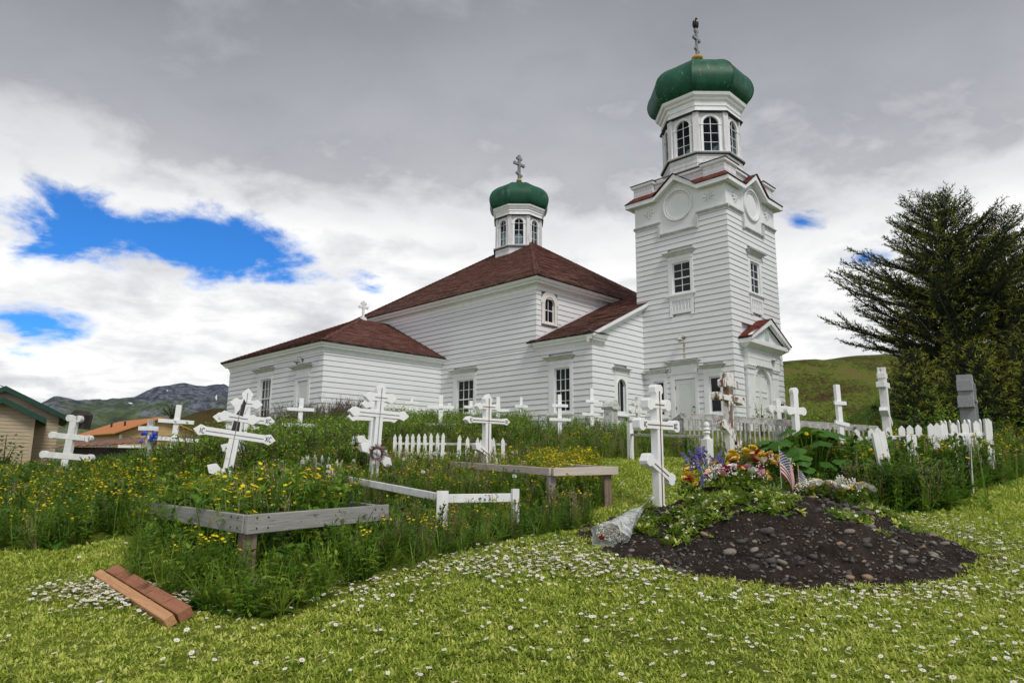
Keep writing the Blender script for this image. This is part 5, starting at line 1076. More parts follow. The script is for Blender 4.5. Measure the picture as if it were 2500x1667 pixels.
def P_butter(seed, h=.45, n=6, r=.017):
    random.seed(seed); mb = MB()
    for s in range(n):
        a = U(0, 6.28); top = Vector((U(.03, .14)*math.cos(a), U(.03, .14)*math.sin(a), h*U(.7, 1.1))); mb.tube([(0, 0, 0), top*.6, top], .0022, 3, cap=False); disc(mb, top, r*U(.8, 1.2), 5, 1, .35)
        if U(0, 1) < .6: q = top*.8+Vector((U(-.06, .06), U(-.06, .06), .06)); mb.tube([top*.6, q], .0018, 3, cap=False); disc(mb, q, r*U(.7, 1.1), 5, 1, .5)
    for k in range(7): leaf(mb, (0, 0, U(.02, .2)), U(0, 6.28), U(.3, 1), U(.07, .13), .025, .8, 3)
    return mb.mesh('buttercup', ['weed_leaf', 'yellow_petal'])
def P_dock(seed, s=1., m='broad_leaf'):
    random.seed(seed); mb = MB()
    for k in range(9): leaf(mb, (0, 0, 0), U(0, 6.28), U(.5, 1.35), U(.18, .32)*s, U(.06, .10)*s, U(.4, 1.5), 4)
    return mb.mesh('broad_leaved_weed', m)
def P_seed(seed, h=.5):
    random.seed(seed); mb = MB()
    for k in range(7):
        a = U(0, 6.28); top = Vector((U(.02, .16)*math.cos(a), U(.02, .16)*math.sin(a), h*U(.6, 1.1))); mb.tube([(0, 0, 0), top*.5+Vector((U(-.02, .02), U(-.02, .02), 0)), top], .0022, 3, cap=False)
        for j in range(4): q = top*U(.75, 1.)+Vector((U(-.04, .04), U(-.04, .04), U(-.02, .03))); mb.blob(q, (.006, .006, .007), 4, 3, 1)
    for k in range(6): leaf(mb, (0, 0, 0), U(0, 6.28), U(.8, 1.4), U(.15, .3), .012, U(.4, 1.2), 3, 2)
    return mb.mesh('seed_stalk', ['dry_stem', 'seed_head', 'grass_blade'])
def P_shrub(seed, h=.9, m='shrub_leaf', n=150, L=.10, W=.05):
    random.seed(seed); mb = MB()
    for s in range(7):
        a = U(0, 6.28); rr = U(.1, .42); top = Vector((rr*math.cos(a), rr*math.sin(a), h*U(.55, 1.0))); mb.tube([(0, 0, 0), top*.5+Vector((0, 0, .1)), top], [.012, .008, .004], 4, 1, cap=False)
        for k in range(n//7): t = U(.25, 1.05); q = top*t+Vector((U(-.12, .12), U(-.12, .12), U(-.08, .08))); leaf(mb, q, U(0, 6.28), U(-.2, 1.0), L*U(.6, 1.2), W*U(.7, 1.2), U(.2, .9), 2)
    return mb.mesh('shrub', [m, 'twig'])
def P_twig(seed, h=1.):
    random.seed(seed); mb = MB()
    for s in range(13):
        a = U(0, 6.28); rr = U(.05, .5); p = Vector((U(-.1, .1), U(-.1, .1), 0)); top = Vector((rr*math.cos(a), rr*math.sin(a), h*U(.6, 1.1))); mid = top*.5+Vector((U(-.08, .08), U(-.08, .08), U(0, .1))); mb.tube([p, mid, top], [.008, .006, .003], 4, cap=False)
        for k in range(5): q = mid.lerp(top, U(0, .9)); mb.tube([q, q+Vector((U(-.2, .2), U(-.2, .2), U(.05, .25)))], [.004, .002], 3, cap=False)
    for k in range(14): leaf(mb, (U(-.3, .3), U(-.3, .3), U(.3, h)), U(0, 6.28), U(0, 1), .06, .03, .4, 2, 1)
    return mb.mesh('twig_bush', ['twig', 'shrub_leaf'])
def P_daisy(seed):
    random.seed(seed); mb = MB(); t = (U(-.25, .25), U(-.25, .25)); h = U(.035, .06); mb.tube([(0, 0, 0), (0, 0, h)], .0016, 3, 2, cap=False); disc(mb, (0, 0, h), .0165, 8, 0, .15, t); mb.blob((0, 0, h+.0022), (.005, .005, .003), 6, 3, 1)
    return mb.mesh('daisy', ['white_petal', 'yellow_petal', 'grass_blade'])
# where the lawn is
LAWN = np.array([(-14, 1), (-14, 6.3), (-4.73, 6.64), (-4.21, 6.72), (-3.9, 7.2), (-3.55, 6.74), (-2.99, 5.70), (-2.35, 5.1), (-1.61, 4.80), (-1.36, 5.15), (-1.14, 5.75), (-.86, 6.15), (-.38, 6.85), (.23, 7.4), (.85, 7.9), (1.25, 9.6), (1.35, 10.6), (1.5, 12.5), (2.0, 14.9), (4.1, 15.4), (3.95, 13), (3.5, 10.6), (3.3, 9.2), (4.5, 8.8), (5.2, 8.9), (5.7, 9.3), (7.15, 10.9), (8.95, 12.3), (9.75, 12.9), (16, 15), (16, 1)])
def inside(x, y, P):
    x, y = np.asarray(x), np.asarray(y); r = np.zeros(x.shape, bool); j = len(P)-1
    for i in range(len(P)):
        a, b = P[i], P[j]; c = ((a[1] > y) != (b[1] > y)) & (x < (b[0]-a[0])*(y-a[1])/(b[1]-a[1]+1e-12)+a[0]); r ^= c; j = i
    return r
def field(n, x0, x1, y0, y1, lawn=None, far=None):
    """random ground points in the part of the churchyard one can see, kept off the mound and the church"""
    x, y = rng.uniform(x0, x1, n), rng.uniform(y0, y1, n); k = np.abs(x) < .82*y+1.6
    if lawn is not None: k &= inside(x, y, LAWN) == lawn
    k &= ((x-2.70)/2.05)**2+((y-7.6)/np.where(y < 7.6, 1.98, 1.35))**2 > (rng.uniform(.78, 1.0, len(x)) if lawn else .93)
    ux, uy = (x-CX)*.7071-(y-CY)*.7071, (x-CX)*.7071+(y-CY)*.7071      # church frame
    k &= ~((ux < .3) & (uy > -.1)) & ~((ux < UV_+.1) & (uy > VA-.15)) & ~((ux < UA+.1) & (uy > VAA-.15))
    return x[k], y[k]
def pts_of(x, y, dz=0.): return np.stack([x, y, G(x, y)+dz], 1)
# lawn
x, y = field(150000, -7, 13, 2.6, 15.5, True); w_ = rng.random(len(x)) < np.clip((6.5/np.maximum(y, 3))**1.6, .1, 1); x, y = x[w_], y[w_]
print('lawn tufts', len(x))
scatter('lawn_grass', [P_lawn(k) for k in range(6)], pts_of(x, y), rng.uniform(.7, 1.3, len(x))*np.clip(y/6, .85, 1.9), rng.integers(0, 6, len(x)), 'short mown lawn of clover and grass')
# daisies: drifts
D = [rng.normal((cx, cy), (sx, sy), (n, 2)) for cx, cy, sx, sy, n in ((-3.10, 5.45, .22, .14, 420), (-2.72, 5.12, .22, .16, 190), (-2.35, 5.35, .3, .16, 230), (-1.2, 5.55, .3, .25, 200), (-.4, 6.25, .6, .3, 620), (.5, 6.6, .55, .38, 700), (1.0, 5.95, .35, .25, 260), (2.3, 5.35, .7, .14, 230), (3.3, 5.6, .5, .16, 240), (4.35, 6.5, .3, .35, 260), (4.6, 7.4, .35, .45, 430), (5.0, 8.2, .5, .4, 260), (2.4, 9.6, .7, .5, 260), (2.0, 11.5, .5, 1., 120), (1.2, 4.7, 1.2, .4, 260), (3.2, 4.6, 1.0, .4, 180), (-.9, 4.6, 1.2, .4, 90))] + [np.stack([rng.uniform(-5, 7, 700), rng.uniform(3.5, 9, 700)], 1)]
D = np.concatenate(D); k = inside(D[:, 0], D[:, 1], LAWN) | ((D[:, 0] < -1.2) & (D[:, 1] < 5.9)); k &= ((D[:, 0]-2.70)/2.05)**2+((D[:, 1]-7.6)/np.where(D[:, 1] < 7.6, 1.98, 1.35))**2 > .97; D = D[k]
scatter('daisies', [P_daisy(k) for k in range(6)], pts_of(D[:, 0], D[:, 1]), rng.uniform(.75, 1.25, len(D)), rng.integers(0, 6, len(D)), 'small white and pink daisies scattered over the lawn', tilt=.3)
# weeds
K = dict(grass=[P_grass(k, .42) for k in range(3)], leafy=[P_leafy(k+10) for k in range(3)], dark=[P_leafy(k+20, .5, 'weed_dark', 36, .10, .035) for k in range(3)], worm=[P_worm(k+30) for k in range(3)], butter=[P_butter(k+40) for k in range(4)], dock=[P_dock(k+50) for k in range(3)], seed=[P_seed(k+60) for k in range(3)], shrub=[P_shrub(k+70) for k in range(3)], dshrub=[P_shrub(k+80, .9, 'weed_dark', 170) for k in range(2)], twig=[P_twig(k+90) for k in range(3)])
KN = list(K); protos = [m for k in KN for m in K[k]]; off = {}; c0 = 0
for k in KN: off[k] = (c0, len(K[k])); c0 += len(K[k])
WP, WS, WI = [], [], []
def sow(n, box, mix, s=(.8, 1.2), cond=None, lawn=False):
    x, y = field(n, *box, lawn)
    if cond is not None: q = cond(x, y); x, y = x[q], y[q]
    ks = list(mix); pr = np.array([mix[k] for k in ks], float); pr /= pr.sum(); ch = rng.choice(len(ks), len(x), p=pr)
    WP.append(pts_of(x, y, -.02)); WS.append(rng.uniform(*s, len(x))); WI.append(np.array([off[ks[c]][0]+rng.integers(0, off[ks[c]][1]) for c in ch], int))
inF1 = lambda x, y: inside(x, y, np.array([n_, l_, b_, r_])); notF1 = lambda x, y: ~inF1(x, y)
sow(520, (-3.6, -1.0, 4.8, 6.9), dict(grass=4, worm=3, leafy=2, dock=.6, butter=.4), (.55, 1.0), notF1)
sow(420, (-3.7, -1.2, 5.6, 8.6), dict(worm=6, leafy=2, grass=1.5, butter=2, seed=.5), (1.05, 1.6), inF1)
sow(3000, (-9.5, -2.2, 6.6, 12), dict(leafy=4, grass=2.5, butter=6, dark=2.5, worm=2, seed=.5, dock=.6), (.6, .95), lambda x, y: notF1(x, y) & ~((x > -4.2) & (y < 7.3)))
sow(1500, (-3.0, 1.4, 6.0, 9.5), dict(grass=4, dock=2.2, leafy=2, butter=1.6, seed=1.2, dark=2), (.55, .85), notF1)
sow(1700, (-4.5, 1.8, 9.2, 14), dict(grass=4, butter=4.5, leafy=2, seed=3, dock=.8, dark=1.2), (.6, .9))
sow(500, (.3, 1.7, 9.0, 13), dict(butter=6, grass=2, leafy=1), (.75, 1.05))
sow(1100, (-6.5, -2.5, 11.5, 17.5), dict(leafy=6, dark=2, butter=1.0, shrub=1.6), (.6, .95)); sow(1200, (-14, -6.5, 11.5, 17.5), dict(leafy=6, dark=4, butter=1.0, grass=1), (.5, .8))
sow(800, (-3.5, 4.4, 14.8, 19), dict(grass=4, seed=2.5, leafy=3, butter=1.5, dark=3), (.7, 1.05)); sow(450, (3.8, 10.5, 14.5, 18.2), dict(grass=3, leafy=2, dark=2, butter=2), (.45, .75))
sow(800, (-7, 4.4, 17.5, 24.5), dict(shrub=5, dshrub=1, dark=1.5, leafy=5, grass=2, seed=.6), (.48, .72))
sow(520, (-6.5, .6, 19.0, 24.5), dict(shrub=7, leafy=2), (.55, .85))
sow(130, (-11.5, -5.0, 21, 26.5), dict(twig=6, dshrub=1, shrub=1), (.8, 1.15))
sow(500, (-20, -7.5, 17, 26), dict(dark=2, leafy=4, shrub=.5), (.6, .9))
sow(1500, (3.4, 10.5, 8.6, 12.5), dict(grass=2, seed=1.2, dark=4, dock=3.5, leafy=3, butter=.7), (.6, 1.0)); sow(900, (4.9, 8.8, 9.9, 11.75), dict(grass=1.5, seed=1.2, leafy=4, dark=3, dock=4, butter=1.2), (1.2, 1.7)); sow(420, (4.7, 7.2, 9.0, 9.9), dict(grass=2, seed=1, leafy=3, dark=3, dock=4), (.9, 1.35))
sow(1100, (8.7, 16, 12.5, 19), dict(butter=5, grass=3, seed=3, leafy=2, dock=1, dark=2), (.85, 1.2))
sow(350, (8, 24, 17, 24), dict(butter=3, shrub=1, dark=3, leafy=3), (.9, 1.3))
sow(500, (4.2, 9.2, 11.8, 14.8), dict(dark=2, seed=3, grass=3, butter=2.5, leafy=2), (.7, 1.1))
P_ = np.concatenate(WP); S_ = np.concatenate(WS); I_ = np.concatenate(WI); 
for bx_ in ((-4.3, -2.5, 10.6, 12.78), (-5.1, -3.9, 9.6, 10.98), (-2.9, -1.7, 10.7, 11.98), (-3.5, -.1, 13.6, 14.98), (-2.4, .3, 7.9, 9.0), (-9.9, -8.6, 12.6, 14.45)):      # lower growth where graves are tended
    q = (P_[:, 0] > bx_[0]) & (P_[:, 0] < bx_[1]) & (P_[:, 1] > bx_[2]) & (P_[:, 1] < bx_[3]); S_[q] *= .55

scatter('tall_weeds', protos, P_, S_, I_, 'dense tall weeds, grasses and yellow buttercups covering the old graves', tilt=.14)
# loose gravel in the soil
q = np.stack([rng.uniform(.7, 4.8, 9000), rng.uniform(5.5, 8.4, 9000)], 1); hh = MH(q[:, 0], q[:, 1]); k = (hh > -.05) & (rng.random(9000)*np.where(hh < .01, 6, 1) < np.where((q[:, 1] < 6.7) | (q[:, 0] > 3.2), .75, .35)); q, hh = q[k], hh[k]
scatter('gravel', smesh[:7], np.column_stack([q, G(q[:, 0], q[:, 1])+np.maximum(hh, .012)+.002]), rng.choice([.006, .008, .011, .015, .022, .032], len(q), p=[.25, .25, .2, .15, .1, .05]), rng.integers(0, 7, len(q)), None, tilt=.6, parent=mound)
# turf clods with daisies on the heap
for cx, cy, rx, ry, n, lab in ((1.95, 7.15, .40, .28, 300, 'a'), (2.58, 6.98, .24, .25, 150, 'b'), (1.40, 7.60, .25, .30, 140, 'c'), (3.95, 7.35, .22, .20, 120, 'd'), (3.30, 6.88, .18, .14, 80, 'e'), (2.3, 7.45, .6, .12, 120, 'f'), (1.62, 6.95, .18, .06, 25, 'h')):
    q = rng.normal((cx, cy), (rx*.55, ry*.55), (n, 2)); z = np.array([mh(a, b) for a, b in q]); dz = rng.integers(0, 4, n); P3 = np.column_stack([q, z+.01])
    ids = np.where(rng.random(n) < .34, 3+rng.integers(0, 3, n), rng.integers(0, 3, n))
    scatter('turf_clod', [P_grass(200, .10, 26), P_dock(201, .28, 'lawn_leaf'), P_dock(202, .34, 'weed_leaf'), P_daisy(203), P_daisy(204), P_daisy(205)], P3, rng.uniform(.7, 1.2, n), ids, None, tilt=.6, parent=mound)
# single dandelions and clocks that stand out
dn = []
for k in range(3):
    random.seed(300+k); mb = MB(); mb.tube([(0, 0, 0), (U(-.02, .02), U(-.02, .02), .18), (0, 0, .36)], .0035, 5, cap=False); st_ = mb.mesh('stem', 'weed_leaf')
    hd = MB(); tl = (U(-.3, .3), U(-.3, .3))
    for j, (r, z) in enumerate(((.024, .36), (.020, .366), (.013, .371))): disc(hd, (0, 0, z), r, 11, 0, .12, tl)
    fl = hd.mesh('flower_head', 'yellow_petal'); lf = MB()
    for j in range(6): leaf(lf, (0, 0, 0), U(0, 6.28), U(.3, .9), U(.12, .2), .035, .8, 3)
    dn.append((st_, fl, lf.mesh('leaf_rosette', 'weed_leaf')))
ck = MB()
for k in range(160):
    d = Vector((random.gauss(0, 1), random.gauss(0, 1), random.gauss(0, 1))).normalized(); s = d.orthogonal().normalized()*.003; p = Vector((0, 0, .36)); ck.add([p+d*.004, p+d*.022-s, p+d*.022+s], [(0, 1, 2)])
ck = ck.mesh('seed_clock', 'white_petal')
def dandelion(x, y, s, lab, grp, clock=False, dz=0, zs=1.):
    k = random.randrange(3); o = thing('dandelion', lab, 'dandelion', (x, y, g(x, y)+dz), (U(-.1, .1), U(-.1, .1), U(0, 6)), grp); o.scale = (s, s, s*zs)
    link('stem', dn[k][0], o); link('seed_clock' if clock else 'flower_head', ck if clock else dn[k][1], o)
    if not clock: link('leaf_rosette', dn[k][2], o)
random.seed(77)
for k in range(16): dandelion(U(-2.9, -1.6), U(6.0, 8.0), U(1.25, 1.65), 'yellow dandelion blooming inside the grey timber frame', 'dandelions in the grey frame')
for k in range(26): dandelion(U(-3.2, .5), U(9.2, 13), U(1.2, 1.7), 'yellow dandelion blooming between the white crosses', 'dandelions among the crosses')
for k in range(18): dandelion(U(-7.5, -3.7), U(7.2, 11), U(1.2, 1.7), 'yellow dandelion blooming in the weeds beyond the beams', 'dandelions in the far weeds')
for k in range(34): dandelion(U(4.3, 7.6), U(9.0, 11.2), U(1.2, 1.7), 'yellow dandelion blooming by the picket enclosure', 'dandelions by the pickets', zs=U(1.3, 1.75))
for k in range(12): dandelion(U(-3, .5), U(8.5, 12), U(1.1, 1.5), 'pale dandelion seed clock between the white crosses', 'dandelion clocks', True)
# big-leaved plant behind the mound
cpn = thing('cow_parsnip', 'big lobed-leaf cow parsnip plant behind the flower-covered mound', 'plant', (4.55, 10.6, g(4.55, 10.6)))
def lobed(L, seed):
    random.seed(seed); n = 28; o = [(0, -.1*L)]
    for i in range(1, n): a = -math.pi*.93+2*math.pi*.93*i/n; r = L*(.62+.25*math.cos(a)+.16*abs(math.sin(a*2.5))+.05*math.cos(a*13)); o.append((r*math.sin(a)*.95, r*math.cos(a)))
    mb = MB(); mb.v.append((0, .12*L, .02)); 
    for x_, y_ in o: rr = math.hypot(x_, y_); mb.v.append((x_, y_, .05*math.sin(5*math.atan2(x_, y_))*rr-.35*rr*rr/L))
    for i in range(1, len(o)+1): mb.f.append((0, i, i % len(o)+1)); mb.mi.append(0)
    return mb.mesh('leaf', 'broad_leaf')
lv = [lobed(.24, k) for k in range(3)]; random.seed(4)
for k in range(85):
    a = U(0, 6.28); r = .80*math.sqrt(U(.02, 1)); h = .92-.50*(r/.8)**2+U(-.12, .10); px, py = r*1.25*math.cos(a), r*.8*math.sin(a); s = U(.55, 1.0); link('leaf', random.choice(lv), cpn, (px, py, h), (U(-.5, .1), U(-.3, .3), math.atan2(py, px)-math.pi/2+U(-.5, .5))).scale = (s, s, s)
    MB().tube([(px*.2, py*.2, -.05), (px*.6, py*.6, h*.7), (px, py, h)], [.011, .008, .006], 5, cap=False).obj('stalk', 'weed_leaf', cpn)
# flowers laid on the grave
def rose(n=14, r=.045):
    mb = MB()
    for k in range(n):
        t = k/n; a = k*2.4; rr = r*(.25+.75*t); el = 1.35-1.0*t; q = Vector((math.cos(a)*rr*.35, math.sin(a)*rr*.35, .0))
        b = len(mb.v); d = Vector((math.cos(a)*math.cos(el), math.sin(a)*math.cos(el), math.sin(el))); s = Vector((-math.sin(a), math.cos(a), 0)); L = r*1.0
        for i, wv in ((0, .35), (.5, .75), (.85, .6), (1, .2)):
            c_ = q+d*L*i+Vector((math.cos(a), math.sin(a), 0))*r*.25*i*i; mb.v += [tuple(c_-s*r*wv), tuple(c_+s*r*wv)]
        for i in range(3): mb.f.append((b+2*i, b+2*i+1, b+2*i+3, b+2*i+2)); mb.mi.append(0)
    return mb
def spike(n=40, h=.16):
    mb = MB()
    for k in range(n): z = h*k/n; a = k*2.4; r = .022*(1.1-.6*k/n); mb.blob((r*math.cos(a)+random.uniform(-.006, .006), r*math.sin(a)+random.uniform(-.006, .006), z), (.0075, .0075, .009), 5, 3)
    return mb
def filler(n=26):
    mb = MB(); random.seed(2)
    for k in range(n): mb.blob((U(-.06, .06), U(-.06, .06), U(-.02, .05)), (.009, .009, .008), 5, 3)
    return mb
FM = {}
def flower(kind, mat):
    if (kind, mat) not in FM:
        mb = rose() if kind == 'rose' else spike() if kind == 'spike' else filler() if kind == 'filler' else rose(9, .035); FM[(kind, mat)] = mb.mesh(kind, mat, True)
    return FM[(kind, mat)]
def bouquet(label, x, y, rx, ry, hz, items, seed, lean=.0):
    random.seed(seed); o = thing('bouquet', label, 'bouquet', (x, y, mh(x, y))); gr = MB()
    for k in range(int(240*rx/.3)): a = U(0, 6.28); q = math.sqrt(U(0, 1)); leaf(gr, (q*rx*math.cos(a)*.9, q*ry*math.sin(a)*.9, U(0, hz*.7)), U(0, 6.28), U(-.1, 1.2), U(.07, .14), U(.015, .035), U(.1, .9), 2)
    gr.obj('greenery', 'weed_leaf', o)
    for kind, mat, n, s in items:
        for k in range(n):
            a = U(0, 6.28); q = math.sqrt(U(0, 1)); px, py = q*rx*math.cos(a), q*ry*math.sin(a); pz = hz*(1-.45*q*q)*U(.75, 1.05); link({'rose': 'blossom', 'spike': 'flower_spike', 'filler': 'filler_sprig', 'small': 'blossom'}[kind], flower(kind, mat), o, (px, py, pz), (U(-.2, .9), U(-.5, .5), U(0, 6))).scale = (s, s, s)
    return o
bouquet('tall bouquet of orange and yellow roses behind the small flags', 2.80, 8.05, .40, .18, .44, [('rose', 'petal_orange', 17, .95), ('rose', 'petal_yellow', 24, .9), ('rose', 'petal_cream', 6, 1.2), ('small', 'petal_red', 7, 1.0), ('filler', 'petal_white', 6, 1), ('small', 'petal_white', 5, 1)], 1)
bouquet('bouquet of purple and blue flower spikes next to the clean white cross', 2.20, 8.00, .24, .17, .42, [('spike', 'petal_purple', 16, .85), ('spike', 'petal_blue', 9, .8), ('small', 'petal_purple', 8, .8), ('rose', 'petal_yellow', 6, 1.0), ('rose', 'petal_cream', 3, 1.), ('small', 'petal_orange', 3, 1.0), ('filler', 'petal_white', 4, 1)], 2)
bouquet('low bouquet of magenta, pink and white flowers on the mound', 2.42, 7.55, .36, .14, .22, [('rose', 'petal_magenta', 6, 1.3), ('rose', 'petal_pink', 5, 1.1), ('rose', 'petal_white', 5, 1.1), ('small', 'petal_red', 4, 1.1), ('small', 'petal_orange', 5, 1), ('filler', 'petal_white', 8, 1.1)], 3)
bouquet('long spray of white roses and yellow snapdragons along the mound top', 3.50, 7.65, .42, .13, .20, [('rose', 'petal_white', 16, 1.05), ('rose', 'petal_cream', 4, 1.2), ('small', 'petal_yellow', 8, 1.0), ('filler', 'petal_white', 10, 1)], 4)
bouquet('small mixed bunch of orange, yellow and violet flowers leaning on the mound edge', 1.98, 7.85, .16, .12, .26, [('rose', 'petal_yellow', 4, 1.), ('small', 'petal_orange', 5, 1.1), ('small', 'petal_red', 2, 1.), ('spike', 'petal_purple', 3, .9)], 5)
# wrapped bouquet lying beside the mound
wb_ = thing('wrapped_bouquet', 'white flower bouquet in clear plastic wrap lying on the mound edge', 'bouquet', (1.62, 8.05, mh(1.62, 8.05)+.10), (0, 0, 0))
d = Vector((.96-1.62, 6.95-8.05, mh(.96, 6.95)+.07-mh(1.62, 8.05)-.08)); Ls = d.length; wb_.rotation_euler = d.to_track_quat('X', 'Z').to_euler()
cone = MB(); random.seed(6)
for i in range(9):
    t = i/8; rr = .022+.24*max(0, t-.25)**1.05
    for k in range(18): a = 2*math.pi*k/18; q = rr*(1+.16*math.sin(5*a+i)+U(-.05, .05)); cone.v.append((Ls*t, q*math.cos(a), q*.62*math.sin(a)))
for i in range(8):
    for k in range(18): cone.f.append((i*18+k, i*18+(k+1) % 18, (i+1)*18+(k+1) % 18, (i+1)*18+k)); cone.mi.append(0)
cone.obj('plastic_wrap', 'clear_wrap', wb_, True)
stm = MB()
for k in range(22): a = U(0, 6.28); stm.tube([(.04, .012*math.cos(a), .012*math.sin(a)), (Ls*.85, .09*math.cos(a)*U(.2, 1), .05*math.sin(a))], .004, 4, cap=False)
stm.obj('stem_bundle', 'grass_blade', wb_)
for k in range(18): link('blossom', flower('filler', 'petal_white'), wb_, (Ls*U(.86, .97), U(-.10, .10), U(-.04, .05)), (U(0, 6), U(0, 6), 0)).scale = (.9, .9, .9)
link('blossom', flower('rose', 'petal_red'), wb_, (Ls*.97, -.09, -.02), (0, 1.2, 0)).scale = (.5, .5, .5)
# flags
def flag_mat():
    m, w, out = newmat('flag_cloth'); uv = w.n('ShaderNodeSeparateXYZ', i_0=w.n('ShaderNodeTexCoord').outputs['UV']); u, v = uv.outputs[0], uv.outputs[1]
    stripe = w.math('LESS_THAN', w.math('MODULO', w.math('MULTIPLY', v, 13), 2), 1); c = w.mix(stripe, (.74, .72, .70), (.36, .008, .022))
    cu = w.math('LESS_THAN', u, .40); cv = w.math('GREATER_THAN', v, 6/13); can = w.math('MULTIPLY', cu, cv)
    su, sv = w.math('MULTIPLY', w.math('DIVIDE', u, .40), 5.5), w.math('MULTIPLY', w.math('DIVIDE', w.math('SUBTRACT', v, 6/13), 7/13), 4.5)
    def dot(ou, ov): a = w.math('SUBTRACT', w.math('FRACT', w.math('ADD', su, ou)), .5); b = w.math('SUBTRACT', w.math('FRACT', w.math('ADD', sv, ov)), .5); return w.math('LESS_THAN', w.math('ADD', w.math('MULTIPLY', a, a), w.math('MULTIPLY', b, b)), .055)
    star = w.math('MAXIMUM', dot(0, 0), dot(.5, .5)); c = w.mix(can, c, w.mix(star, (.008, .014, .085), (.75, .75, .75)))
    b = w.n('ShaderNodeBsdfPrincipled', i_Base_Color=c, i_Roughness=.75); t = w.n('ShaderNodeBsdfTranslucent', i_Color=c); w.nt.links.new(w.n('ShaderNodeMixShader', i_0=.08, i_1=b.outputs[0], i_2=t.outputs[0]).outputs[0], out.inputs[0])
flag_mat()
def flag(label, x, y, top, hoist, fly, az, droop, seed):
    z0 = mh(x, y); o = thing('grave_flag', label, 'flag', (x, y, z0)); H = top-z0
    MB().tube([(0, 0, -.08), (0, 0, H-.03)], .0045, 8).obj('stick', 'tan_wood', o); MB().lathe([(.004, H-.04), (.009, H-.03), (.005, H-.012), (.0, H)], 8).obj('spear_tip', 'gold', o, True)
    mb = MB(); mb.uv = []; nu, nv = 22, 12
    for i in range(nu+1):
        for j in range(nv+1):
            u, v = i/nu, j/nv; dr = droop*(.55+.45*u); fold = .022*math.sin(u*7+v*2.5+seed)*u**.6; lx = fly*u*math.cos(dr)*(.9-.28*u*(1-v)); lz = H-.05-hoist*(1-v)*(1-.12*u)-fly*u*math.sin(dr)
            mb.v.append((lx*math.cos(az)-fold*math.sin(az)+.005, lx*math.sin(az)+fold*math.cos(az), lz)); mb.uv.append((u, v))
    for i in range(nu):
        for j in range(nv): b = i*(nv+1)+j; mb.f.append((b, b+nv+1, b+nv+2, b+1)); mb.mi.append(0)
    mb.obj('cloth', 'flag_cloth', o, True)
flag('larger small American flag on a wooden stick drooping over the grave', 3.00, 7.80, 1.87, .26, .44, -.25, 1.22, 0)
flag('smaller American flag behind the drooping larger one', 3.26, 7.95, 1.66, .17, .27, -.3, 1.15, 2)

# ------------------------------------------------------------------ houses beyond the churchyard
def gable_boards(par, f, x0, x1, z0, ze, xp, zp, mat, step=.17, xr=None):
    """lap siding on a gable wall: every board a piece; f maps (along, out, z)"""
    z = z0
    while z < zp-.06:
        b = min(z+step-.012, zp-.02)
        def cl(q):
            if q <= ze: return x0, x1
            k = (q-ze)/(zp-ze); return x0+(xp-x0)*k, x1+(xp-x1)*k
        a0, a1 = cl(z); c0_, c1_ = cl(b)
        if a1-a0 > .05: MB().hexa([f(a0,-.02,z), f(a1,-.02,z), f(a1,.03,z), f(a0,.03,z), f(c0_,-.02,b), f(c1_,-.02,b), f(c1_,.012,b), f(c0_,.012,b)]).obj('siding_board', mat, par)
        z += step
def quad_box(mb, A, B, C_, D, t):
    A, B, C_, D = map(Vector, (A, B, C_, D)); n = (B-A).cross(D-A).normalized()*t; mb.hexa([A, B, C_, D, A+n, B+n, C_+n, D+n]); return mb
h1 = thing('house', 'tan-sided house with dark green gable fascia beyond the weeds', 'house', (-24.25, 33.0, 0), (0, 0, R(34)))
def gable_house(par, xl, xr, xp, ze, zp, y0, y1, nm, oh, trim):
    f = lambda s, o, z: (s, y0-o, z); wl_ = MB().prism([(xl, -1.5), (xr, -1.5), (xr, ze), (xp, zp), (xl, ze)], y0+.02, y1).obj(nm+'wall', 'tan_siding', par); gable_boards(wl_, f, xl, xr, -.5, ze, xp, zp, 'tan_siding')
    k = (zp-ze)/(xr-xp); z0 = zp+.10; rr = MB(); t = .09
    for sg, xe in ((1, xr+oh), (-1, xl-oh)): quad_box(rr, (xp, y0-oh, z0), (xp, y1+oh*.3, z0), (xe, y1+oh*.3, z0-abs(xe-xp)*k), (xe, y0-oh, z0-abs(xe-xp)*k), t*sg)
    rr.obj(nm+'roof', 'dark_roof', par); fs = MB()
    for sg, xe in ((1, xr+oh), (-1, xl-oh)): ze_ = z0-abs(xe-xp)*k; P = [(xp+.001*sg, z0-.16), (xe, ze_-.16), (xe, ze_+.11), (xp+.001*sg, z0+.11)]; fs.prism(P, y0-oh-.08, y0-oh-.001); fs.box(min(xe, xe+.06*sg), max(xe, xe+.06*sg), y0-oh-.08, y1, ze_-.14, ze_+.06)
    fs.obj(nm+'fascia', 'green_fascia', par)
    if trim: MB().box(xr-.07, xr+.05, y0-.06, y0+.06, -.5, ze-.02).obj('corner_trim', 'tan_siding', wl_)
gable_house(h1, -2.6, 2.3, -.15, 4.05, 5.27, 3.0, 11, '', .38, False)
gable_house(h1, -1.37, 1.25, -.06, 3.79, 4.46, 0, 2.9, 'wing_', .45, True)
MB().tube([(-.15, 2.6, 5.4), (-3.5, 1.5, 6.4), (-8, .5, 7.9)], .02, 5).obj('service_cable', 'black_metal', h1)
h2 = thing('house', 'long golden-sided house with orange-tan metal roof below the mountain', 'house', (0, 0, 0))
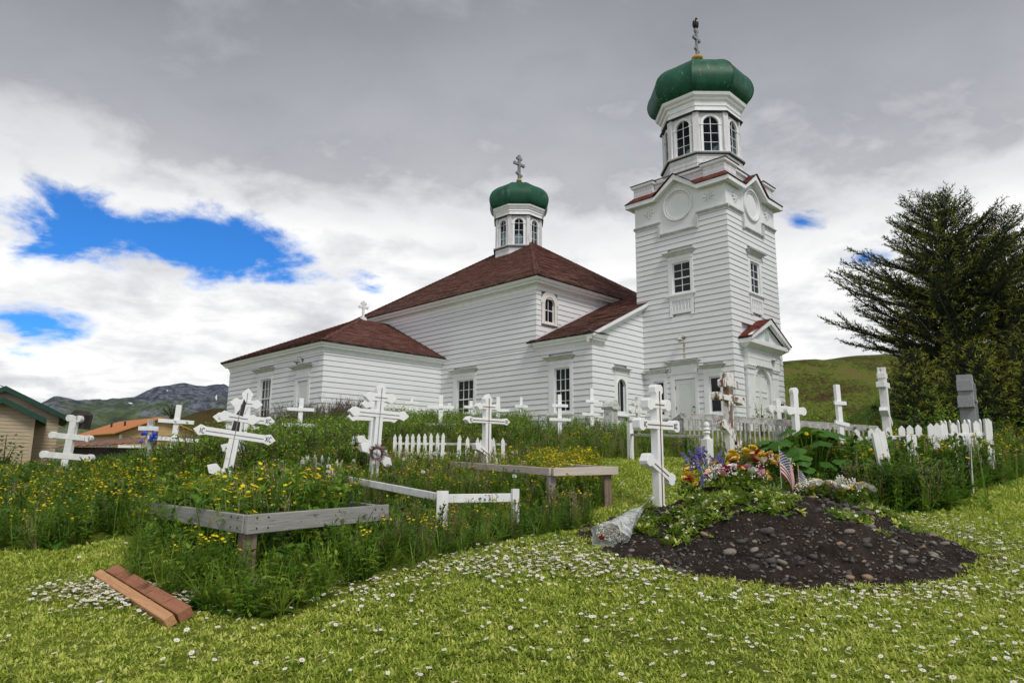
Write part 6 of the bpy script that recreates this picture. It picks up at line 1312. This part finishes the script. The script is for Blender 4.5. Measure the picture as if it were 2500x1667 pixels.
Nn, Rc, Lc = Vector((-38.5, 68.4, 0)), Vector((-32.4, 72.2, 0)), Vector((-47.0, 75.8, 0)); ev, rg = 4.65, 6.1; Rb = Rc+(Lc-Nn); e1 = (Rc-Nn).normalized(); e2 = (Lc-Nn).normalized(); n1, n2 = Vector((e1.y, -e1.x, 0)), Vector((-e2.y, e2.x, 0)); md = (Nn+Rc)/2; W_ = (Rc-Nn).length; L_ = (Lc-Nn).length
up = lambda p, z: Vector((p.x, p.y, z))
wl_ = MB(); wl_.add([up(Nn, -2), up(Rc, -2), up(Rb, -2), up(Lc, -2), up(Nn, ev), up(Rc, ev), up(Rb, ev), up(Lc, ev), up(md, rg), up(md+(Lc-Nn), rg)], [(0, 1, 5, 8, 4), (1, 2, 6, 5), (2, 3, 7, 9, 6), (3, 0, 4, 7), (4, 8, 9, 7), (8, 5, 6, 9)]); wl_ = wl_.obj('wall', 'gold_siding', h2)
f = lambda s, o, z: tuple(Nn+e1*s+n1*o+Vector((0, 0, z))); gable_boards(wl_, f, 0, W_, .6, ev, W_/2, rg-.05, 'gold_siding', .30)
f2_ = lambda s, o, z: tuple(Nn+e2*s+n2*o+Vector((0, 0, z)))
z = .6
while z < ev-.1: MB().hexa([f2_(0,-.02,z), f2_(L_,-.02,z), f2_(L_,.03,z), f2_(0,.03,z), f2_(0,-.02,z+.285), f2_(L_,-.02,z+.285), f2_(L_,.012,z+.285), f2_(0,.012,z+.285)]).obj('siding_board', 'gold_siding', wl_); z += .30
oh = .7; A0 = up(Nn, 0)+n1*oh; B0 = up(Lc, 0)-n1*oh
rf_ = MB(); E0, E1 = Nn+n2*oh+n1*oh, Lc+n2*oh-n1*oh; quad_box(rf_, up(E1, ev-.22), up(E0, ev-.22), up(md+n1*oh, rg+.08), up(md+(Lc-Nn)-n1*oh, rg+.08), .10)
F0, F1_ = Rc-n2*oh+n1*oh, Rb-n2*oh-n1*oh; quad_box(rf_, up(F0, ev-.22), up(F1_, ev-.22), up(md+(Lc-Nn)-n1*oh, rg+.08), up(md+n1*oh, rg+.08), .10); rf_ = rf_.obj('roof', 'tan_roof', h2)
rb_ = MB()
for k in range(0, 26): a = up(E0, ev-.20).lerp(up(E1, ev-.20), (k+.5)/26); b = up(md+n1*oh, rg+.10).lerp(up(md+(Lc-Nn)-n1*oh, rg+.10), (k+.5)/26); rb_.tube([a+Vector((0, 0, .11)), b+Vector((0, 0, .11))], .03, 4)
rb_.obj('roof_rib', 'tan_roof', rf_)
for t, s_ in ((.30, .5), (.62, .5)): p = up(E0, ev).lerp(up(E1, ev), t).lerp(up(md, rg).lerp(up(md+(Lc-Nn), rg), t), s_); MB().tube([p, p+Vector((0, 0, .55))], .1, 8).obj('vent_pipe', 'black_metal', rf_)
fb = MB()
for s0_, s1_ in ((0, 1), (1, 0)): pass
fb.hexa([f(0, .02, 3.15), f(W_, .02, 3.15), f(W_, .06, 3.15), f(0, .06, 3.15), f(0, .02, 3.42), f(W_, .02, 3.42), f(W_, .06, 3.42), f(0, .06, 3.42)]).obj('belt_trim', 'white_trim', h2)
MB().hexa([f(-.06, -.1, .5), f(.16, -.1, .5), f(.16, .07, .5), f(-.06, .07, .5), f(-.06, -.1, ev-.2), f(.16, -.1, ev-.2), f(.16, .07, ev-.2), f(-.06, .07, ev-.2)]).obj('corner_trim', 'white_trim', h2)
def hwin(fm, s0, s1, z0, z1):
    mb = MB(); fbox(mb, fm, s0, s1, -.02, .06, z0, z1); w = mb.obj('window', 'white_trim', h2); mb = MB(); fbox(mb, fm, s0+.12, (s0+s1)/2-.03, .058, .07, z0+.12, z1-.12); mb.obj('pane', 'glass_dark', w); mb = MB(); fbox(mb, fm, (s0+s1)/2+.03, s1-.12, .058, .07, z0+.12, z1-.12); mb.obj('pane', 'glass_dark', w)
for a in (1.6, 4.0, 6.0, 9.0): hwin(f2_, a, a+1.1, 2.2, 3.85)
hwin(f, 3.0, 5.2, 2.0, 2.95)
hwin(f, 5.6, 6.4, 2.2, 3.0)
sh = thing('shed', 'low shed with a rusty corrugated roof in front of the golden house', 'shed', (-17.0, 30.0, 0), (0, 0, R(12)))
MB().box(-2.0, 2.0, .2, 2.6, -.5, 2.30).obj('wall', 'dark_wood', sh)
rs = MB(); nxx = 46
for i in range(nxx+1):
    x_ = -2.4+4.8*i/nxx; zz = .03*math.cos(i*1.9); rs.v += [(x_, -.2, 2.28+.075*(x_+2.4)+zz), (x_, 2.9, 2.65+.075*(x_+2.4)+zz)]
rs.f = [(2*i, 2*i+2, 2*i+3, 2*i+1) for i in range(nxx)]; rs.mi = [0]*nxx; o = rs.obj('roof', 'rusty_roof', sh, True); md_ = o.modifiers.new('solid', 'SOLIDIFY'); md_.thickness = .04

# ------------------------------------------------------------------ spruces
def needle_mat():
    m, w, out = newmat('needle'); at_ = w.n('ShaderNodeAttribute', attribute_name='tip'); n = w.noise(w.n('ShaderNodeNewGeometry').outputs['Position'], 1.1, 3, .6); oi = w.n('ShaderNodeObjectInfo')
    c = w.mix(w.smooth(n, .3, .7), (.012, .026, .011), (.034, .055, .018)); c = w.mix(w.math('MULTIPLY', at_.outputs['Fac'], w.smooth(n, .30, .52)), c, (.42, .43, .055))
    b = w.n('ShaderNodeBsdfPrincipled', i_Base_Color=c, i_Roughness=.6); b.inputs['Specular IOR Level'].default_value = .25; w.nt.links.new(b.outputs[0], out.inputs[0])
needle_mat(); vary('bark', (.075, .06, .05), (.04, .032, .028), 6, (3, 3, .4), .9, .8)
def spruce(label, base, H, Rm, n_limb, seed, prof, lead=(0, 0), wind=(0, 0), tipk=.35, dens=1., z_lo=.05):
    r = np.random.default_rng(seed); T = thing('spruce_tree', label, 'tree', base); leadv = np.array([lead[0], lead[1], 0.])
    trunk = MB(); tr = lambda t: np.array([leadv[0]*t**1.5, leadv[1]*t**1.5, H*t*.97])
    trunk.tube([tr(t) for t in np.linspace(-.03, 1, 9)], [max(.012, .026*H*(1-t)**.9) for t in np.linspace(0, 1, 9)], 8)
    tips, A, B, C_ = [], [], [], []; wood = MB()
    for i in range(n_limb):
        t = z_lo+(1-z_lo)*(i+r.random())/n_limb; az = i*2.39996+r.uniform(-.4, .4); L = Rm*np.interp(t, *prof)*r.uniform(.70, 1.15); d = np.array([math.cos(az), math.sin(az), 0]); L *= 1+d[:2]@np.array(wind)
        if L < .15: L = .15
        el = r.uniform(-.05, .22)+.5*t; p = tr(t).copy(); path = [p]; n = 7
        for k in range(n): e = el+.35*(k/n)**1.5; p = p+np.array([d[0]*math.cos(e), d[1]*math.cos(e), math.sin(e)])*L/n+r.normal(0, .012*L, 3); path.append(p)
        path = np.array(path); wood.tube(path.tolist(), [max(.008, .02*L*(1-k/(n+1))) for k in range(n+1)], 4, cap=False)
        nb = max(5, int(L*12*dens))
        for k in range(nb):
            s = .14+.86*(k+r.random())/nb; q = s*n; j = min(int(q), n-1); a0 = path[j]+(path[j+1]-path[j])*(q-j); dd = path[j+1]-path[j]; dd = dd/np.linalg.norm(dd); side = np.cross(dd, [0, 0, 1]); side /= np.linalg.norm(side)+1e-9; sg = 1 if k % 2 else -1
            bd = dd*r.uniform(.5, .9)+side*sg*r.uniform(.4, .9)+np.array([0, 0, r.uniform(-.15, .42)]); bd /= np.linalg.norm(bd); bl = (.22+.30*L*(1.05-s))*r.uniform(.6, 1.2); bl = min(bl, 1.3)
            ns = max(3, int(bl*30*dens))
            for m_ in range(ns):
                u = (m_+r.random())/ns; b0 = a0+bd*bl*u+np.array([0, 0, -.06*bl*u*u]); nd = bd*.8+r.normal(0, .5, 3)+np.array([0, 0, .12]); nd /= np.linalg.norm(nd); ln = r.uniform(.085, .16); A.append(b0); B.append(nd); C_.append(ln); tips.append(max(0., u-.45)*1.8*(1 if s > .35 else .3)*r.uniform(.3, 1.4))
    A, B, C_, tips = np.array(A), np.array(B), np.array(C_)[:, None], np.array(tips)*tipk/.5
    ref = np.where(np.abs(B[:, 2:3]) > .9, [[1., 0, 0]], [[0, 0, 1.]]); s1 = np.cross(B, ref); s1 /= np.linalg.norm(s1, axis=1)[:, None]; s2 = np.cross(B, s1); V = []; w_ = .10
    for s in (s1, s2): V += [A-B*C_*.1, A+B*C_*.35+s*C_*w_, A+B*C_, A+B*C_*.35-s*C_*w_]
    V = np.stack(V, 1); N_ = len(A); me = bpy.data.meshes.new('crown'); me.vertices.add(N_*8); me.vertices.foreach_set('co', V.reshape(-1).astype(np.float32)); me.loops.add(N_*8); me.loops.foreach_set('vertex_index', np.arange(N_*8, dtype=np.int32)); me.polygons.add(N_*2); me.polygons.foreach_set('loop_start', np.arange(0, N_*8, 4, dtype=np.int32)); me.polygons.foreach_set('loop_total', np.full(N_*2, 4, np.int32))
    at_ = me.attributes.new('tip', 'FLOAT', 'POINT'); tv = np.repeat(np.clip(tips, 0, 1), 8).reshape(-1, 8); tv[:, [0, 4]] *= .3; at_.data.foreach_set('value', tv.ravel().astype(np.float32)); me.materials.append(M['needle']); me.update(calc_edges=True)
    link('crown', me, T); trunk.obj('trunk', 'bark', T, True); wood.obj('limb', 'bark', T); return N_
big = ([0, .12, .22, .38, .50, .62, .78, .9, 1], [.25, .55, .95, 1.0, .86, .70, .48, .30, .06]); low = ([0, .2, .45, .7, .9, 1], [1, 1, .86, .6, .3, .08])
n = spruce('tall broad windswept spruce beside the granite cross', (17.5, 26.0, g(17.5, 26)), 9.6, 4.9, 150, 3, big, (-.7, 0), (-.05, 0), .5, 1., .24)
n += spruce('second leader spruce grown into the tall windswept one', (19.4, 26.8, g(19.4, 26.8)), 9.3, 4.5, 110, 8, big, (.6, 0), (.1, 0), .4, .9, .24)
for lab, x, y, H, Rm, nl, sd, tk in (('low bright-tipped spruce at the edge of the hill bank', 13.3, 22.6, 2.8, 1.45, 60, 11, 1.1), ('low bushy spruce behind the granite cross', 14.9, 22.2, 3.1, 1.9, 66, 12, 1.1), ('bushy spruce with yellow-green tips under the tall tree', 16.9, 22.4, 3.5, 2.1, 70, 13, 1.1), ('dark bushy spruce under the second leader tree', 18.9, 23.2, 3.6, 2.4, 60, 14, .6), ('dark spruce rising behind the bushy ones', 21.0, 26, 6.4, 3.3, 70, 15, .4)):
    n += spruce(lab, (x, y, g(x, y)-.05), H, Rm, nl, sd, low, (0, 0), (0, 0), tk, 1.0, .03)
print('sprigs', n)
# dark scrub on the knoll and shrub by the tan house
for lab, x, y, s in (('dark rounded scrub on top of the brown knoll', -41.5, 84.5, 4.2), ('brown scrub on the slope of the knoll', -36, 85.5, 3.0)):
    o = thing('shrub', lab, 'shrub', (x, y, 7.0 if s > 4 else 6.6)); me = P_shrub(int(500+s*10), .9, 'weed_dark', 260); q = link('foliage', me, o); q.scale = (s*1.2, s, s*.7)
o = thing('shrub', 'dark green elder shrub below the tan house', 'shrub', (-11.3, 15.6, g(-11.3, 15.6)-.1)); q = link('foliage', P_shrub(600, .9, 'weed_dark', 420), o); q.scale = (1.5, 1.3, 1.25)
